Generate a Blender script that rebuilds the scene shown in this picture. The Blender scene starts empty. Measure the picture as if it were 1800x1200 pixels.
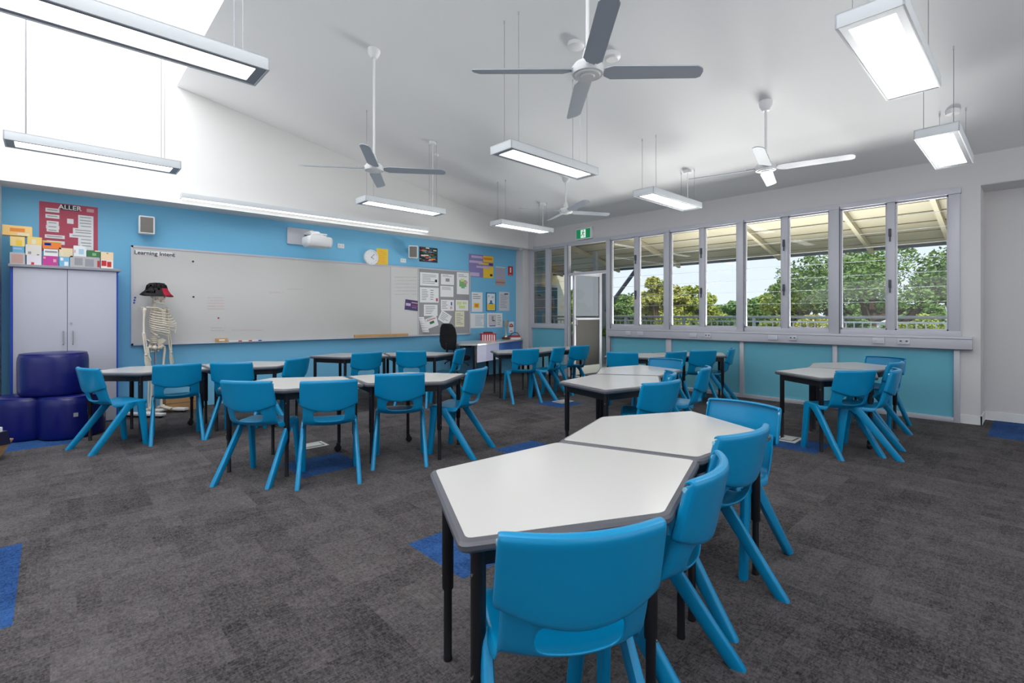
import bpy, bmesh, math, random
from mathutils import Vector, Matrix
from math import sin, cos, pi, radians
random.seed(7)
SC = bpy.context.scene
COL = SC.collection
# ------------------------------------------------------------------ camera, world, sun, large lights
CAMH, FOC, HOR = 1.25, 868.0, 554.0
TH = radians(46.9); CT, ST = cos(TH), sin(TH)
cam = bpy.data.cameras.new('camera'); camo = bpy.data.objects.new('camera', cam); COL.objects.link(camo)
camo.location = (0, 0, CAMH); camo.rotation_euler = (pi/2, 0, TH - pi/2)
cam.sensor_fit = 'HORIZONTAL'; cam.sensor_width = 36; cam.lens = 36*FOC/1800
cam.shift_y = (HOR-600)/1800; cam.clip_start = .05; cam.clip_end = 300
SC.camera = camo
SC.view_settings.view_transform = 'Standard'; SC.view_settings.look = 'None'
SC.view_settings.exposure = 0.12; SC.view_settings.gamma = 1; SC.view_settings.use_curve_mapping = False
SC.cycles.use_denoising = True
SC.cycles.max_bounces = 9; SC.cycles.diffuse_bounces = 5; SC.cycles.transparent_max_bounces = 24
SC.cycles.sample_clamp_indirect = 6

SKY_STR, SUN_STR, FIX_STR, SKYLIGHT_STR, BACK_STR = 1.15, 4.5, 6.0, 2.2, 75.0

w = bpy.data.worlds.new('sky'); SC.world = w; w.use_nodes = True
nt = w.node_tree; nt.nodes.clear()
o_ = nt.nodes.new('ShaderNodeOutputWorld'); bg = nt.nodes.new('ShaderNodeBackground')
tc = nt.nodes.new('ShaderNodeTexCoord'); sp = nt.nodes.new('ShaderNodeSeparateXYZ'); cr = nt.nodes.new('ShaderNodeValToRGB')
nt.links.new(tc.outputs['Generated'], sp.inputs[0]); nt.links.new(sp.outputs[2], cr.inputs[0])
nt.links.new(cr.outputs[0], bg.inputs[0]); nt.links.new(bg.outputs[0], o_.inputs[0])
cr.color_ramp.elements[0].position = 0.0; cr.color_ramp.elements[0].color = (.80, .88, .97, 1)
cr.color_ramp.elements[1].position = .75; cr.color_ramp.elements[1].color = (.42, .62, .95, 1)
bg.inputs[1].default_value = SKY_STR

sun = bpy.data.lights.new('sun', 'SUN'); sun.energy = SUN_STR; sun.angle = .01; sun.color = (1, .94, .82)
suno = bpy.data.objects.new('sun', sun); COL.objects.link(suno)
suno.rotation_euler = Vector((.55, .62, -.95)).to_track_quat('-Z', 'Y').to_euler()

def area(name, loc, tgt, sx, sy, e, col=(1, 1, 1)):
    l = bpy.data.lights.new(name, 'AREA'); l.shape = 'RECTANGLE'; l.size = sx; l.size_y = sy; l.energy = e; l.color = col
    o = bpy.data.objects.new(name, l); COL.objects.link(o); o.location = loc
    o.rotation_euler = (Vector(tgt)-Vector(loc)).to_track_quat('-Z', 'Y').to_euler(); return o
area('fill_behind_camera', (3.2, -3.6, 2.2), (3.2, -1.6, 6.2), 7.4, 2.0, BACK_STR, (.97, .98, 1))  # unseen fill lamp added behind the camera, aimed up to lift the ceiling
area('fill_left_side', (-3.7, 2.6, 2.1), (-2.2, 3.2, 6.0), 6.5, 1.9, BACK_STR*.8, (.97, .98, 1))  # second added fill lamp inside the left wall, also tilted upward

dk_l = area('deck_bounce_fill', (10.25, 3.0, .25), (8.0, 3.0, 1.75), 4.6, .8, 265, (1, .98, .95)); dk_l.data.spread = radians(100)  # added lamp standing in for daylight bounced off the deck, out of sight

# ------------------------------------------------------------------ pixel rays for measuring real planes
def ray(u, v):
    a = (u-900)/FOC; return Vector((CT+a*ST, ST-a*CT, (HOR-v)/FOC))
def onY(u, v, Y):
    r = ray(u, v); t = Y/r.y; return r.x*t, CAMH+r.z*t
def onX(u, v, X):
    r = ray(u, v); t = X/r.x; return r.y*t, CAMH+r.z*t
def onZ(u, v, Z):
    r = ray(u, v); t = (Z-CAMH)/r.z; return r.x*t, r.y*t

# ------------------------------------------------------------------ materials
def lin(c):
    return tuple((x/255/12.92 if x/255 <= .04045 else ((x/255+.055)/1.055)**2.4) for x in c)
MATS = {}
def mat(name, rgb, rough=.5, metal=0, spec=.5, noise=0, nscale=8, bump=0, bscale=60, emis=0, coat=0):
    if name in MATS: return MATS[name]
    m = bpy.data.materials.new(name); m.use_nodes = True; MATS[name] = m
    n = m.node_tree; b = n.nodes['Principled BSDF']
    c = (*lin(rgb), 1)
    b.inputs['Base Color'].default_value = c; b.inputs['Roughness'].default_value = rough
    b.inputs['Metallic'].default_value = metal; b.inputs['Specular IOR Level'].default_value = spec
    if coat: b.inputs['Coat Weight'].default_value = coat; b.inputs['Coat Roughness'].default_value = .12
    t = n.nodes.new('ShaderNodeTexCoord')
    nz = n.nodes.new('ShaderNodeTexNoise'); nz.inputs['Scale'].default_value = nscale; nz.inputs['Detail'].default_value = 3
    n.links.new(t.outputs['Object'], nz.inputs['Vector'])
    mx = n.nodes.new('ShaderNodeMixRGB'); mx.blend_type = 'MULTIPLY'; mx.inputs[0].default_value = 1
    mx.inputs[1].default_value = c
    mp = n.nodes.new('ShaderNodeMapRange'); mp.inputs[3].default_value = 1-noise-.01; mp.inputs[4].default_value = 1+noise*.6
    n.links.new(nz.outputs[0], mp.inputs[0]); n.links.new(mp.outputs[0], mx.inputs[2]); n.links.new(mx.outputs[0], b.inputs['Base Color'])
    if bump:
        n2 = n.nodes.new('ShaderNodeTexNoise'); n2.inputs['Scale'].default_value = bscale; n2.inputs['Detail'].default_value = 2
        n.links.new(t.outputs['Object'], n2.inputs['Vector'])
        bp = n.nodes.new('ShaderNodeBump'); bp.inputs['Strength'].default_value = bump; bp.inputs['Distance'].default_value = .01
        n.links.new(n2.outputs[0], bp.inputs['Height']); n.links.new(bp.outputs[0], b.inputs['Normal'])
    if emis:
        b.inputs['Emission Color'].default_value = c; b.inputs['Emission Strength'].default_value = emis
    return m
M_wall = mat('white_paint', (233, 232, 230), .75, noise=.01, nscale=2)
M_pier = mat('pale_grey_paint', (214, 212, 212), .75, noise=.01, nscale=2)
M_ceil = mat('ceiling_paint', (238, 238, 238), .8, noise=.01, nscale=1)
M_blue = mat('blue_paint', (118, 190, 228), .5, noise=.015, nscale=1.5, spec=.4)
M_alu = mat('grey_aluminium', (196, 196, 204), .42, metal=.15, noise=.01)
M_alud = mat('dark_gasket', (70, 74, 84), .5)
M_panel = mat('teal_blue_panel', (112, 186, 206), .16, noise=.01, spec=.6)
M_chair = mat('blue_plastic', (0, 136, 186), .28, noise=.02, nscale=5, bump=.02, bscale=220, spec=.45)
M_plug = mat('pale_blue_plug', (150, 205, 225), .4)
M_black = mat('black_metal', (22, 21, 25), .42, noise=.05)
M_screw = mat('steel_screw', (190, 190, 190), .25, metal=.9)
M_edge = mat('grey_table_edge', (88, 88, 94), .38, noise=.02)
M_lam = mat('pale_laminate', (202, 200, 196), .2, noise=.012, nscale=3, spec=.5)
M_white = mat('white_plastic', (236, 236, 236), .4)
M_fan = mat('grey_fan_paint', (178, 184, 194), .35, noise=.01)
M_light = mat('luminaire_body', (226, 230, 233), .45)
M_lightin = mat('luminaire_bezel', (150, 153, 160), .35, metal=.2)
M_diff = mat('glowing_diffuser', (255, 255, 252), .5, emis=FIX_STR)
M_strip = mat('glowing_strip', (255, 255, 252), .5, emis=FIX_STR*.6)
M_opal = mat('opal_skylight', (250, 252, 255), .5, emis=SKYLIGHT_STR)
M_bone = mat('ivory_bone', (232, 222, 204), .5, noise=.06, nscale=30)
M_dark = mat('near_black', (20, 20, 22), .7)
M_board = mat('whiteboard_enamel', (204, 203, 200), .17, noise=.01, nscale=2, spec=.5)
M_board2 = mat('whiteboard_pale', (216, 216, 214), .14, noise=.01, nscale=2, spec=.5)
M_pin = mat('grey_pin_felt', (158, 158, 160), .95, noise=.05, nscale=90)
M_paper = mat('paper', (240, 241, 243), .7, noise=.01)
M_vinyl = mat('navy_vinyl', (12, 20, 100), .3, noise=.04, nscale=4, bump=.05, bscale=30)
M_cab = mat('grey_melamine', (190, 191, 203), .45, noise=.012, nscale=3)
M_cabedge = mat('blue_edging', (20, 72, 190), .4)
M_cabtop = mat('grey_top', (150, 152, 160), .45)
M_wood = mat('pine', (206, 164, 112), .5, noise=.15, nscale=14)
M_card = mat('cardboard', (168, 132, 92), .85, noise=.08, nscale=9)
M_red = mat('red_print', (190, 40, 44), .5)
M_fabric = mat('black_fabric', (22, 22, 24), .9, noise=.1, nscale=60, bump=.2, bscale=300)
M_steel = mat('brushed_steel', (170, 172, 176), .32, metal=.8, noise=.03)

def carpet(name, base, hi, blue=False):
    m = bpy.data.materials.new(name); m.use_nodes = True; n = m.node_tree; b = n.nodes['Principled BSDF']
    N = n.nodes.new; L = n.links.new
    t = N('ShaderNodeTexCoord')
    def wn(scale, vec=None):
        d = N('ShaderNodeVectorMath'); d.operation = 'MULTIPLY'; d.inputs[1].default_value = scale; L(t.outputs['Object'], d.inputs[0])
        f = N('ShaderNodeVectorMath'); f.operation = 'FLOOR'; L(d.outputs[0], f.inputs[0])
        r = N('ShaderNodeTexWhiteNoise'); L(f.outputs[0], r.inputs[0]); return r
    tile = wn((2, 2, 0)); half = wn((4, 12, 0)); half2 = wn((12, 4, 0)); speck = wn((150, 60, 0)); speck2 = wn((60, 170, 0))
    nz = N('ShaderNodeTexNoise'); nz.inputs['Scale'].default_value = 3.2; nz.inputs['Detail'].default_value = 5; L(t.outputs['Object'], nz.inputs['Vector'])
    nf = N('ShaderNodeTexNoise'); nf.inputs['Scale'].default_value = 190; nf.inputs['Detail'].default_value = 2; L(t.outputs['Object'], nf.inputs['Vector'])
    def add(a, bb, k):
        x = N('ShaderNodeMath'); x.operation = 'MULTIPLY_ADD'; L(bb, x.inputs[0]); x.inputs[1].default_value = k
        if a is None: x.inputs[2].default_value = 0
        else: L(a, x.inputs[2])
        return x.outputs[0]
    v = add(None, tile.outputs[0], .13)
    v = add(v, half.outputs[0], .09); v = add(v, half2.outputs[0], .09)
    v = add(v, speck.outputs[0], .17); v = add(v, speck2.outputs[0], .17)
    v = add(v, nz.outputs[0], .2); v = add(v, nf.outputs[0], .45)
    r = N('ShaderNodeValToRGB'); L(v, r.inputs[0])
    r.color_ramp.elements[0].position = .38; r.color_ramp.elements[0].color = (*lin(base), 1)
    r.color_ramp.elements[1].position = .98; r.color_ramp.elements[1].color = (*lin(hi), 1)
    L(r.outputs[0], b.inputs['Base Color']); b.inputs['Roughness'].default_value = .95; b.inputs['Specular IOR Level'].default_value = .15
    bp = N('ShaderNodeBump'); bp.inputs['Strength'].default_value = .5; bp.inputs['Distance'].default_value = .006
    L(nf.outputs[0], bp.inputs['Height']); L(bp.outputs[0], b.inputs['Normal'])
    return m
M_carpet = carpet('charcoal_carpet', (38, 35, 36), (112, 107, 107))
M_carpetb = carpet('blue_carpet', (18, 46, 92), (58, 100, 156))

def glass(name, tint=(1, 1, 1), refl=.06, alpha=1.0):
    m = bpy.data.materials.new(name); m.use_nodes = True; n = m.node_tree; n.nodes.clear()
    o = n.nodes.new('ShaderNodeOutputMaterial'); mx = n.nodes.new('ShaderNodeMixShader')
    tr = n.nodes.new('ShaderNodeBsdfTransparent'); tr.inputs[0].default_value = (*tint, 1)
    gl = n.nodes.new('ShaderNodeBsdfGlossy'); gl.inputs['Roughness'].default_value = .02
    fr = n.nodes.new('ShaderNodeFresnel'); fr.inputs[0].default_value = 1.45
    ml = n.nodes.new('ShaderNodeMath'); ml.operation = 'MULTIPLY'; ml.inputs[1].default_value = refl/.06
    if alpha < 1:
        mx.inputs[0].default_value = alpha; gl.inputs[0].default_value = (.8, .8, .78, 1)
    else:
        n.links.new(fr.outputs[0], ml.inputs[0]); n.links.new(ml.outputs[0], mx.inputs[0])
    n.links.new(tr.outputs[0], mx.inputs[1]); n.links.new(gl.outputs[0], mx.inputs[2]); n.links.new(mx.outputs[0], o.inputs[0])
    return m
M_glass = glass('clear_glass', (.95, .96, .96), .04)
M_tint = glass('tinted_glass', (.22, .22, .22), .14, .32)

# ------------------------------------------------------------------ mesh builder
class MB:
    def __init__(s): s.v = []; s.f = []; s.m = []
    def add(s, vs, fs, mi=0, M=None):
        k = len(s.v)
        for p in vs:
            p = Vector(p); s.v.append(M @ p if M else p)
        for f in fs: s.f.append([i+k for i in f]); s.m.append(mi)
        return s
    def box(s, a, b, mi=0, M=None):
        x0, y0, z0 = a; x1, y1, z1 = b
        vs = [(x0, y0, z0), (x1, y0, z0), (x1, y1, z0), (x0, y1, z0), (x0, y0, z1), (x1, y0, z1), (x1, y1, z1), (x0, y1, z1)]
        return s.add(vs, [(0, 3, 2, 1), (4, 5, 6, 7), (0, 1, 5, 4), (1, 2, 6, 5), (2, 3, 7, 6), (3, 0, 4, 7)], mi, M)
    def loft(s, rings, mi=0, cap=True, M=None):
        n = len(rings[0]); vs = [p for r in rings for p in r]; fs = []
        for i in range(len(rings)-1):
            for j in range(n):
                a = i*n+j; b = i*n+(j+1) % n; fs.append((a, b, b+n, a+n))
        if cap: fs.append(tuple(reversed(range(n)))); fs.append(tuple(range(len(vs)-n, len(vs))))
        return s.add(vs, fs, mi, M)
    def tube(s, pts, r, n=8, mi=0, M=None, flat=1.0):
        pts = [Vector(p) for p in pts]
        rs = r if isinstance(r, (list, tuple)) else [r]*len(pts)
        rings = []; up = None
        for i, p in enumerate(pts):
            d = (pts[min(i+1, len(pts)-1)]-pts[max(i-1, 0)]).normalized()
            if up is None:
                up = Vector((0, 0, 1)) if abs(d.z) < .9 else Vector((1, 0, 0))
            x = d.cross(up).normalized(); y = x.cross(d).normalized(); up = y
            rings.append([p+x*cos(2*pi*k/n)*rs[i]+y*sin(2*pi*k/n)*rs[i]*flat for k in range(n)])
        return s.loft(rings, mi, True, M)
    def lathe(s, prof, n=24, mi=0, M=None, c=(0, 0, 0), axis='z'):
        rings = []
        for r, z in prof:
            ring = []
            for k in range(n):
                a = 2*pi*k/n
                if axis == 'z': ring.append((c[0]+r*cos(a), c[1]+r*sin(a), c[2]+z))
                elif axis == 'y': ring.append((c[0]+r*sin(a), c[1]+z, c[2]+r*cos(a)))
                else: ring.append((c[0]+z, c[1]+r*cos(a), c[2]+r*sin(a)))
            rings.append(ring)
        return s.loft(rings, mi, True, M)
    def ell(s, c, r, n=12, m=8, mi=0, M=None):
        rings = []
        for i in range(m+1):
            t = -pi/2+pi*i/m; t = max(-pi/2+.05, min(pi/2-.05, t))
            rings.append([(c[0]+r[0]*cos(t)*cos(2*pi*k/n), c[1]+r[1]*cos(t)*sin(2*pi*k/n), c[2]+r[2]*sin(t)) for k in range(n)])
        return s.loft(rings, mi, True, M)
    def prism(s, poly, z0, z1, mi=0, M=None):
        n = len(poly)
        return s.loft([[(x, y, z0) for x, y in poly], [(x, y, z1) for x, y in poly]], mi, True, M)
    def build(s, name, mats, parent=None, smooth=True, bevel=0, angle=35):
        me = bpy.data.meshes.new(name); me.from_pydata([tuple(p) for p in s.v], [], s.f)
        if not isinstance(mats, (list, tuple)): mats = [mats]
        for m in mats: me.materials.append(m)
        for p, mi in zip(me.polygons, s.m): p.material_index = mi
        bm = bmesh.new(); bm.from_mesh(me)
        bmesh.ops.recalc_face_normals(bm, faces=bm.faces)
        if bevel:
            es = [e for e in bm.edges if len(e.link_faces) == 2 and e.calc_face_angle(0) > .6]
            bmesh.ops.bevel(bm, geom=es, offset=bevel, segments=2, profile=.6, affect='EDGES', clamp_overlap=True)
        bm.to_mesh(me); bm.free()
        if smooth:
            me.polygons.foreach_set('use_smooth', [True]*len(me.polygons)); me.set_sharp_from_angle(angle=radians(angle))
        o = bpy.data.objects.new(name, me); COL.objects.link(o)
        if parent: o.parent = parent
        return o
def tag(o, label, cat, group=None, kind=None):
    o['label'] = label; o['category'] = cat
    if group: o['group'] = group
    if kind: o['kind'] = kind
    return o
def struct(o): o['kind'] = 'structure'; return o
def thing(name, label, cat, loc=(0, 0, 0), rz=0, group=None):
    o = bpy.data.objects.new(name, None); o.empty_display_size = .1; COL.objects.link(o)
    o.location = loc; o.rotation_euler = (0, 0, rz); return tag(o, label, cat, group)
def bake(o):
    dg = bpy.context.evaluated_depsgraph_get(); dg.update()
    me = bpy.data.meshes.new_from_object(o.evaluated_get(dg)); o.modifiers.clear(); o.data = me; return o
def copy_tree(o, parent=None):
    c = o.copy(); COL.objects.link(c)
    if parent: c.parent = parent
    for ch in o.children: copy_tree(ch, c)
    return c
def text_mesh(body, size, matx, name, M, parent=None, bold=0.0, align='CENTER'):
    cu = bpy.data.curves.new(name, 'FONT'); cu.body = body; cu.size = size; cu.align_x = align; cu.align_y = 'CENTER'
    cu.extrude = .0006; cu.offset = bold
    t = bpy.data.objects.new(name, cu); COL.objects.link(t)
    dg = bpy.context.evaluated_depsgraph_get(); dg.update()
    me = bpy.data.meshes.new_from_object(t.evaluated_get(dg)); bpy.data.objects.remove(t)
    me.transform(M); me.materials.clear(); me.materials.append(matx)
    o = bpy.data.objects.new(name, me); COL.objects.link(o)
    if parent: o.parent = parent
    return o
# ------------------------------------------------------------------ room shell
XW, YB, YF = 7.74, 7.92, 7.56          # window wall, blue wall, face of the upper white wall
CZ0, CSL = 3.09, .227
def cz(x): return CZ0+CSL*(XW-x)
# floor with inlaid blue carpet tiles
blues = [(-.6, -.11, 2.83, 3.82), (1.43, 1.90, 1.87, 2.36), (3.02, 3.52, 2.98, 3.47), (1.42, 1.92, 3.87, 4.37), (5.03, 5.53, 4.42, 4.92), (5.04, 5.54, 1.38, 1.76),
         (7.08, 8.2, .11, .37), (-.5, .2, 6.46, 6.95)]
xs = sorted({-4.0, 8.22} | {b[0] for b in blues} | {b[1] for b in blues}); ys = sorted({-4.0, YB} | {b[2] for b in blues} | {b[3] for b in blues})
fb = MB()
for i in range(len(xs)-1):
    for j in range(len(ys)-1):
        mx_, my_ = (xs[i]+xs[i+1])/2, (ys[j]+ys[j+1])/2
        if mx_ > XW+.15 and my_ > .46: continue
        mi = 1 if any(b[0] < mx_ < b[1] and b[2] < my_ < b[3] for b in blues) else 0
        fb.add([(xs[i], ys[j], 0), (xs[i+1], ys[j], 0), (xs[i+1], ys[j+1], 0), (xs[i], ys[j+1], 0)], [(0, 1, 2, 3)], mi)
struct(fb.build('floor', [M_carpet, M_carpetb], smooth=False))
# blue wall below, white wall leaning out above it
struct(MB().box((-4, YB, 0), (XW+.15, YB+.15, 2.69)).build('wall_back', M_blue, smooth=False))
kl = .5
def ly(z): return YF+kl*(z-2.69)
mb = MB()
mb.add([(-4, YF, 2.69), (XW+.02, YF, 2.69), (XW+.02, ly(6.2), 6.2), (-4, ly(6.2), 6.2), (-4, YB+.1, 2.69), (XW+.02, YB+.1, 2.69), (XW+.02, ly(6.2)+.4, 6.2), (-4, ly(6.2)+.4, 6.2)],
       [(0, 1, 2, 3), (0, 4, 5, 1), (3, 2, 6, 7), (4, 7, 6, 5), (0, 3, 7, 4), (1, 5, 6, 2)])
struct(mb.build('wall_upper', M_wall, smooth=False))
# ceiling slope and skylight shaft
ZS = 5.7
struct(MB().add([(1.33, -4, cz(1.33)), (XW+.1, -4, cz(XW+.1)), (XW+.1, 10, cz(XW+.1)), (1.33, 10, cz(1.33)),
                 (1.33, -4, cz(1.33)+.1), (XW+.1, -4, cz(XW+.1)+.1), (XW+.1, 10, cz(XW+.1)+.1), (1.33, 10, cz(1.33)+.1)],
                [(0, 1, 2, 3), (4, 5, 6, 7), (0, 1, 5, 4), (1, 2, 6, 5), (2, 3, 7, 6), (3, 0, 4, 7)]).build('ceiling', M_ceil, smooth=False))
struct(MB().box((1.33, -4, cz(1.33)+.1), (1.43, 10, ZS)).build('wall_skylight_right', M_wall, smooth=False))
struct(MB().box((-4, -4, 4.5), (-2.2, 10, 4.6)).box((-2.3, -4, 4.6), (-2.2, 10, ZS)).build('ceiling_left', M_ceil, smooth=False))
struct(MB().box((-2.2, -4, ZS), (1.43, 10, ZS+.05)).build('window_10', M_opal, smooth=False))
# closing walls behind the camera, with daylight openings
mb = MB(); mb.box((-4.1, -4.1, 0), (8.4, -4, .9)).box((-4.1, -4.1, 2.9), (8.4, -4, 5.7)).box((-4.1, -4.1, .9), (-.5, -4, 2.9)).box((6.9, -4.1, .9), (8.4, -4, 2.9))
struct(mb.build('wall_front', M_wall, smooth=False))
mb = MB(); mb.box((-4.1, -4, 0), (-4, 9.5, .75)).box((-4.1, -4, 2.65), (-4, 9.5, 5.7)).box((-4.1, -4, .75), (-4, -.7, 2.65)).box((-4.1, 5.9, .75), (-4, 9.5, 2.65))
struct(mb.build('wall_left', M_wall, smooth=False))
struct(MB().box((-.56, 7.2, 0), (-.395, YB, 2.69)).build('trim_1', M_wall, smooth=False))
# corner column
struct(MB().box((7.53, 7.70, 0), (XW+.02, YB, 2.69)).box((7.53, YF-.02, 2.685), (XW+.02, 8.2, 3.14)).build('trim_2', M_pier, smooth=False))
# window wall masonry
mb = MB()
mb.box((XW, -4, 2.735), (XW+.15, .632, 3.35)).box((XW, .632, 2.735), (XW+.15, YB+.3, 3.35)).box((XW, .46, 0), (XW+.15, .632, 2.735)).box((XW, 7.70, 0), (XW+.15, YB+.1, 2.735))
struct(mb.build('wall_right', M_pier, smooth=False))
struct(MB().box((8.22, -4, 0), (8.35, .62, 2.8)).build('wall_alcove', M_pier, smooth=False))
struct(MB().box((XW+.15, .46, 0), (8.22, .60, 2.8)).box((XW+.01, -4, 2.729), (8.22, .459, 2.8)).build('wall_alcove_return', M_pier, smooth=False))
struct(MB().box((8.205, -4, 0), (8.22, .46, .1)).build('baseboard_alcove', M_wall, smooth=False))
struct(MB().box((XW-.014, .447, 0), (XW, .632, .1)).box((XW-.014, .446, 0), (8.22, .46, .1)).build('baseboard_pier', M_wall, smooth=False))
# ------------------------------------------------------------------ glazed window wall
Wt, Wb, Ws = 2.735, 1.06, 1.005
fx0, fx1 = XW-.045, XW+.05
struct(MB().box((fx0-.012, .62, 2.665), (fx1, 7.70, 2.735)).build('trim_3', M_alu, bevel=.004))
struct(MB().box((fx0, .62, Ws), (fx1, 5.58, 1.065)).build('trim_4', M_alu, bevel=.004))
def post(y0, y1, z0=Ws, z1=2.70, wide=False):
    m = MB(); m.box((fx0-(.008 if wide else -.006), y0, z0), (fx1, y1, z1))
    if wide: m.box((fx0-.012, y0-.006, z0), (fx0+.004, y0+.01, z1), 1)
    return m
n_trim = [5]
def addpost(y0, y1, z0=Ws, z1=2.70, wide=False):
    o = post(y0, y1, z0, z1, wide).build('trim_%d' % n_trim[0], [M_alu, M_alud], bevel=.003); n_trim[0] += 1
    struct(o); return o
panes = [(.731, 1.236), (1.316, 1.821), (1.947, 2.463), (2.543, 3.067), (3.178, 3.698), (3.775, 4.294), (4.411, 4.918), (5.0, 5.512)]
addpost(.632, .731, Ws, 2.7)
for i, (a, b) in enumerate(((1.236, 1.316), (1.821, 1.947), (2.463, 2.543), (3.067, 3.178), (3.698, 3.775), (4.294, 4.411), (4.918, 5.0))):
    addpost(a, b, Ws, 2.7, i % 2 == 1)
addpost(5.512, 5.61, 0, 2.7, True)
addpost(6.56, 6.65, 0, 2.7, True)
addpost(7.09, 7.19, 1.06, 2.7)
addpost(7.60, 7.70, 0, 2.7)
def window(n, y0, y1, z0, z1, handles=True):
    r = bpy.data.objects.new('window_%d' % n, None); COL.objects.link(r); r.location = (XW, y0, z0); struct(r)
    hy, hz = y1-y0, z1-z0
    MB().box((.004, 0, 0), (.01, hy, hz)).build('pane', M_glass, r, smooth=False)
    m = MB()
    for (a, b) in (((-.02, 0, 0), (.03, .018, hz)), ((-.02, hy-.018, 0), (.03, hy, hz)), ((-.02, 0, hz-.022), (.03, hy, hz)), ((-.02, 0, 0), (.03, hy, .02))): m.box(a, b)
    m.build('sash', M_alu, r, bevel=.002)
    k = 9; m = MB()
    for i in range(1, k): m.box((.0, .018, hz*i/k-.002), (.014, hy-.018, hz*i/k+.002))
    m.build('louvre_edge', M_louv, r, smooth=False)
    return r
M_louv = mat('glass_edge', (196, 206, 208), .3)
for i, (a, b) in enumerate(panes):
    r = window(i+1, a, b, 1.065, 2.665)
    if i % 2 == 1:
        for hz in (.58, 1.22):
            MB().box((-.07, -.045, hz-.05), (-.03, -.02, hz+.05)).box((-.062, -.04, hz-.11), (-.045, -.026, hz-.02)).build('latch', M_alud, r, bevel=.003)
window(9, 6.65, 7.09, 1.06, 2.665); window(11, 7.19, 7.60, 1.06, 2.665)
# transom above the door
r = bpy.data.objects.new('window_12', None); COL.objects.link(r); r.location = (XW, 5.61, 2.105); struct(r)
MB().box((.004, 0, 0), (.01, .95, .56)).build('pane', M_glass, r, smooth=False)
struct(MB().box((fx0, 5.61, 2.055), (fx1, 6.56, 2.108)).build('trim_30', M_alu, bevel=.003))
struct(MB().box((fx0, 6.65, .975), (fx1, 7.6, 1.06)).build('trim_31', M_alu, bevel=.003))
# lower infill panels
def infill(n, y0, y1, z1):
    struct(MB().box((XW-.005, y0, .05), (XW+.04, y1, z1)).build('wall_infill_%d' % n, M_panel, smooth=False))
for i, (a, b) in enumerate(((.68, 1.854), (1.907, 3.075), (3.135, 4.273), (4.373, 5.52))): infill(i+1, a, b, .9)
infill(5, 6.65, 7.6, .98)
for a, b in ((.632, .685), (1.854, 1.907), (3.075, 3.135), (4.273, 4.373)):
    struct(MB().box((XW-.045, a, 0), (XW+.04, b, .88)).build('trim_%d' % n_trim[0], M_alu, bevel=.003)); n_trim[0] += 1
struct(MB().box((XW-.04, .632, 0), (XW+.04, 5.58, .055)).build('baseboard_right', M_alu, bevel=.003))
struct(MB().box((XW-.04, 6.6, 0), (XW+.04, 7.66, .055)).build('baseboard_corner', M_alu, bevel=.003))
# service rail with power outlets
rail = thing('service_rail', 'long grey aluminium service rail running under the windows', 'rail', (7.66, .524, .855))
MB().box((-.0, 0, 0), (.08, 5.02, .148)).build('duct', M_alu, rail, bevel=.003)
MB().box((-.004, .0, .118), (.002, 5.02, .122)).box((-.006, 0, -.004), (.08, 5.02, .004)).build('cover_lip', M_alud, rail, smooth=False)
M_sock = mat('outlet_plastic', (206, 206, 214), .4)
whr = ['nearest the right end', 'second from the right end', 'right of the pair under the third window', 'left of the pair under the third window',
       'right of the middle pair', 'left of the middle pair', 'right of the pair nearest the door', 'left of the pair nearest the door']
for k, (u0, u1) in enumerate(((1578, 1600), (1534, 1555), (1387, 1401), (1351, 1367), (1239, 1250), (1213, 1225), (1121, 1131), (1101, 1110))):
    ya, yb_ = onX(u1, 590, 7.655)[0], onX(u0, 590, 7.655)[0]
    s_ = thing('power_outlet', 'grey power outlet on the service rail, ' + whr[k], 'power outlet', (7.66, (ya+yb_)/2, .93), 0, 'outlets on the service rail')
    hw = (yb_-ya)/2
    MB().box((-.022, -hw, -.034), (0, hw, .034)).build('plate', M_sock, s_, bevel=.003)
    MB().box((-.027, -hw*.65, -.004), (-.021, -hw*.3, .012)).box((-.027, hw*.3, -.004), (-.021, hw*.65, .012)).build('switch', M_alud if k % 2 == 0 and k < 5 else M_sock, s_, smooth=False)
# door leaf opened outwards
door = bpy.data.objects.new('door_1', None); COL.objects.link(door); struct(door); door.location = (XW+.06, 6.50, .03)
m = MB(); m.box((0, -.022, 0), (.05, .022, 2.12)).box((.85, -.022, 0), (.93, .022, 2.12)).box((.05, -.022, 2.05), (.85, .022, 2.12)).box((.05, -.022, 1.13), (.85, .022, 1.17))
m.build('leaf_frame', M_alu, door, bevel=.003)
MB().box((.05, -.022, 0), (.85, .022, .17)).build('bottom_rail', mat('sunlit_cream', (226, 222, 208), .5), door, bevel=.003)  # sunlight on the bottom rail is painted in as a paler cream
MB().box((.05, -.004, 1.17), (.85, .004, 2.05)).build('upper_pane', M_tint, door, smooth=False)
M_mesh = mat('bronze_mesh', (58, 54, 44), .6, noise=.35, nscale=5)
MB().box((.05, -.004, .17), (.85, .004, 1.13)).build('lower_mesh', M_mesh, door, smooth=False)
MB().tube([(.03, -.03, 1.02), (.03, -.07, 1.02), (.03, -.07, 1.14), (.03, -.03, 1.14)], .009).build('door_handle', M_steel, door)
struct(MB().box((XW-.04, 5.61, 0), (XW+.12, 6.56, .02)).build('trim_32', M_alu, smooth=False))
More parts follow.
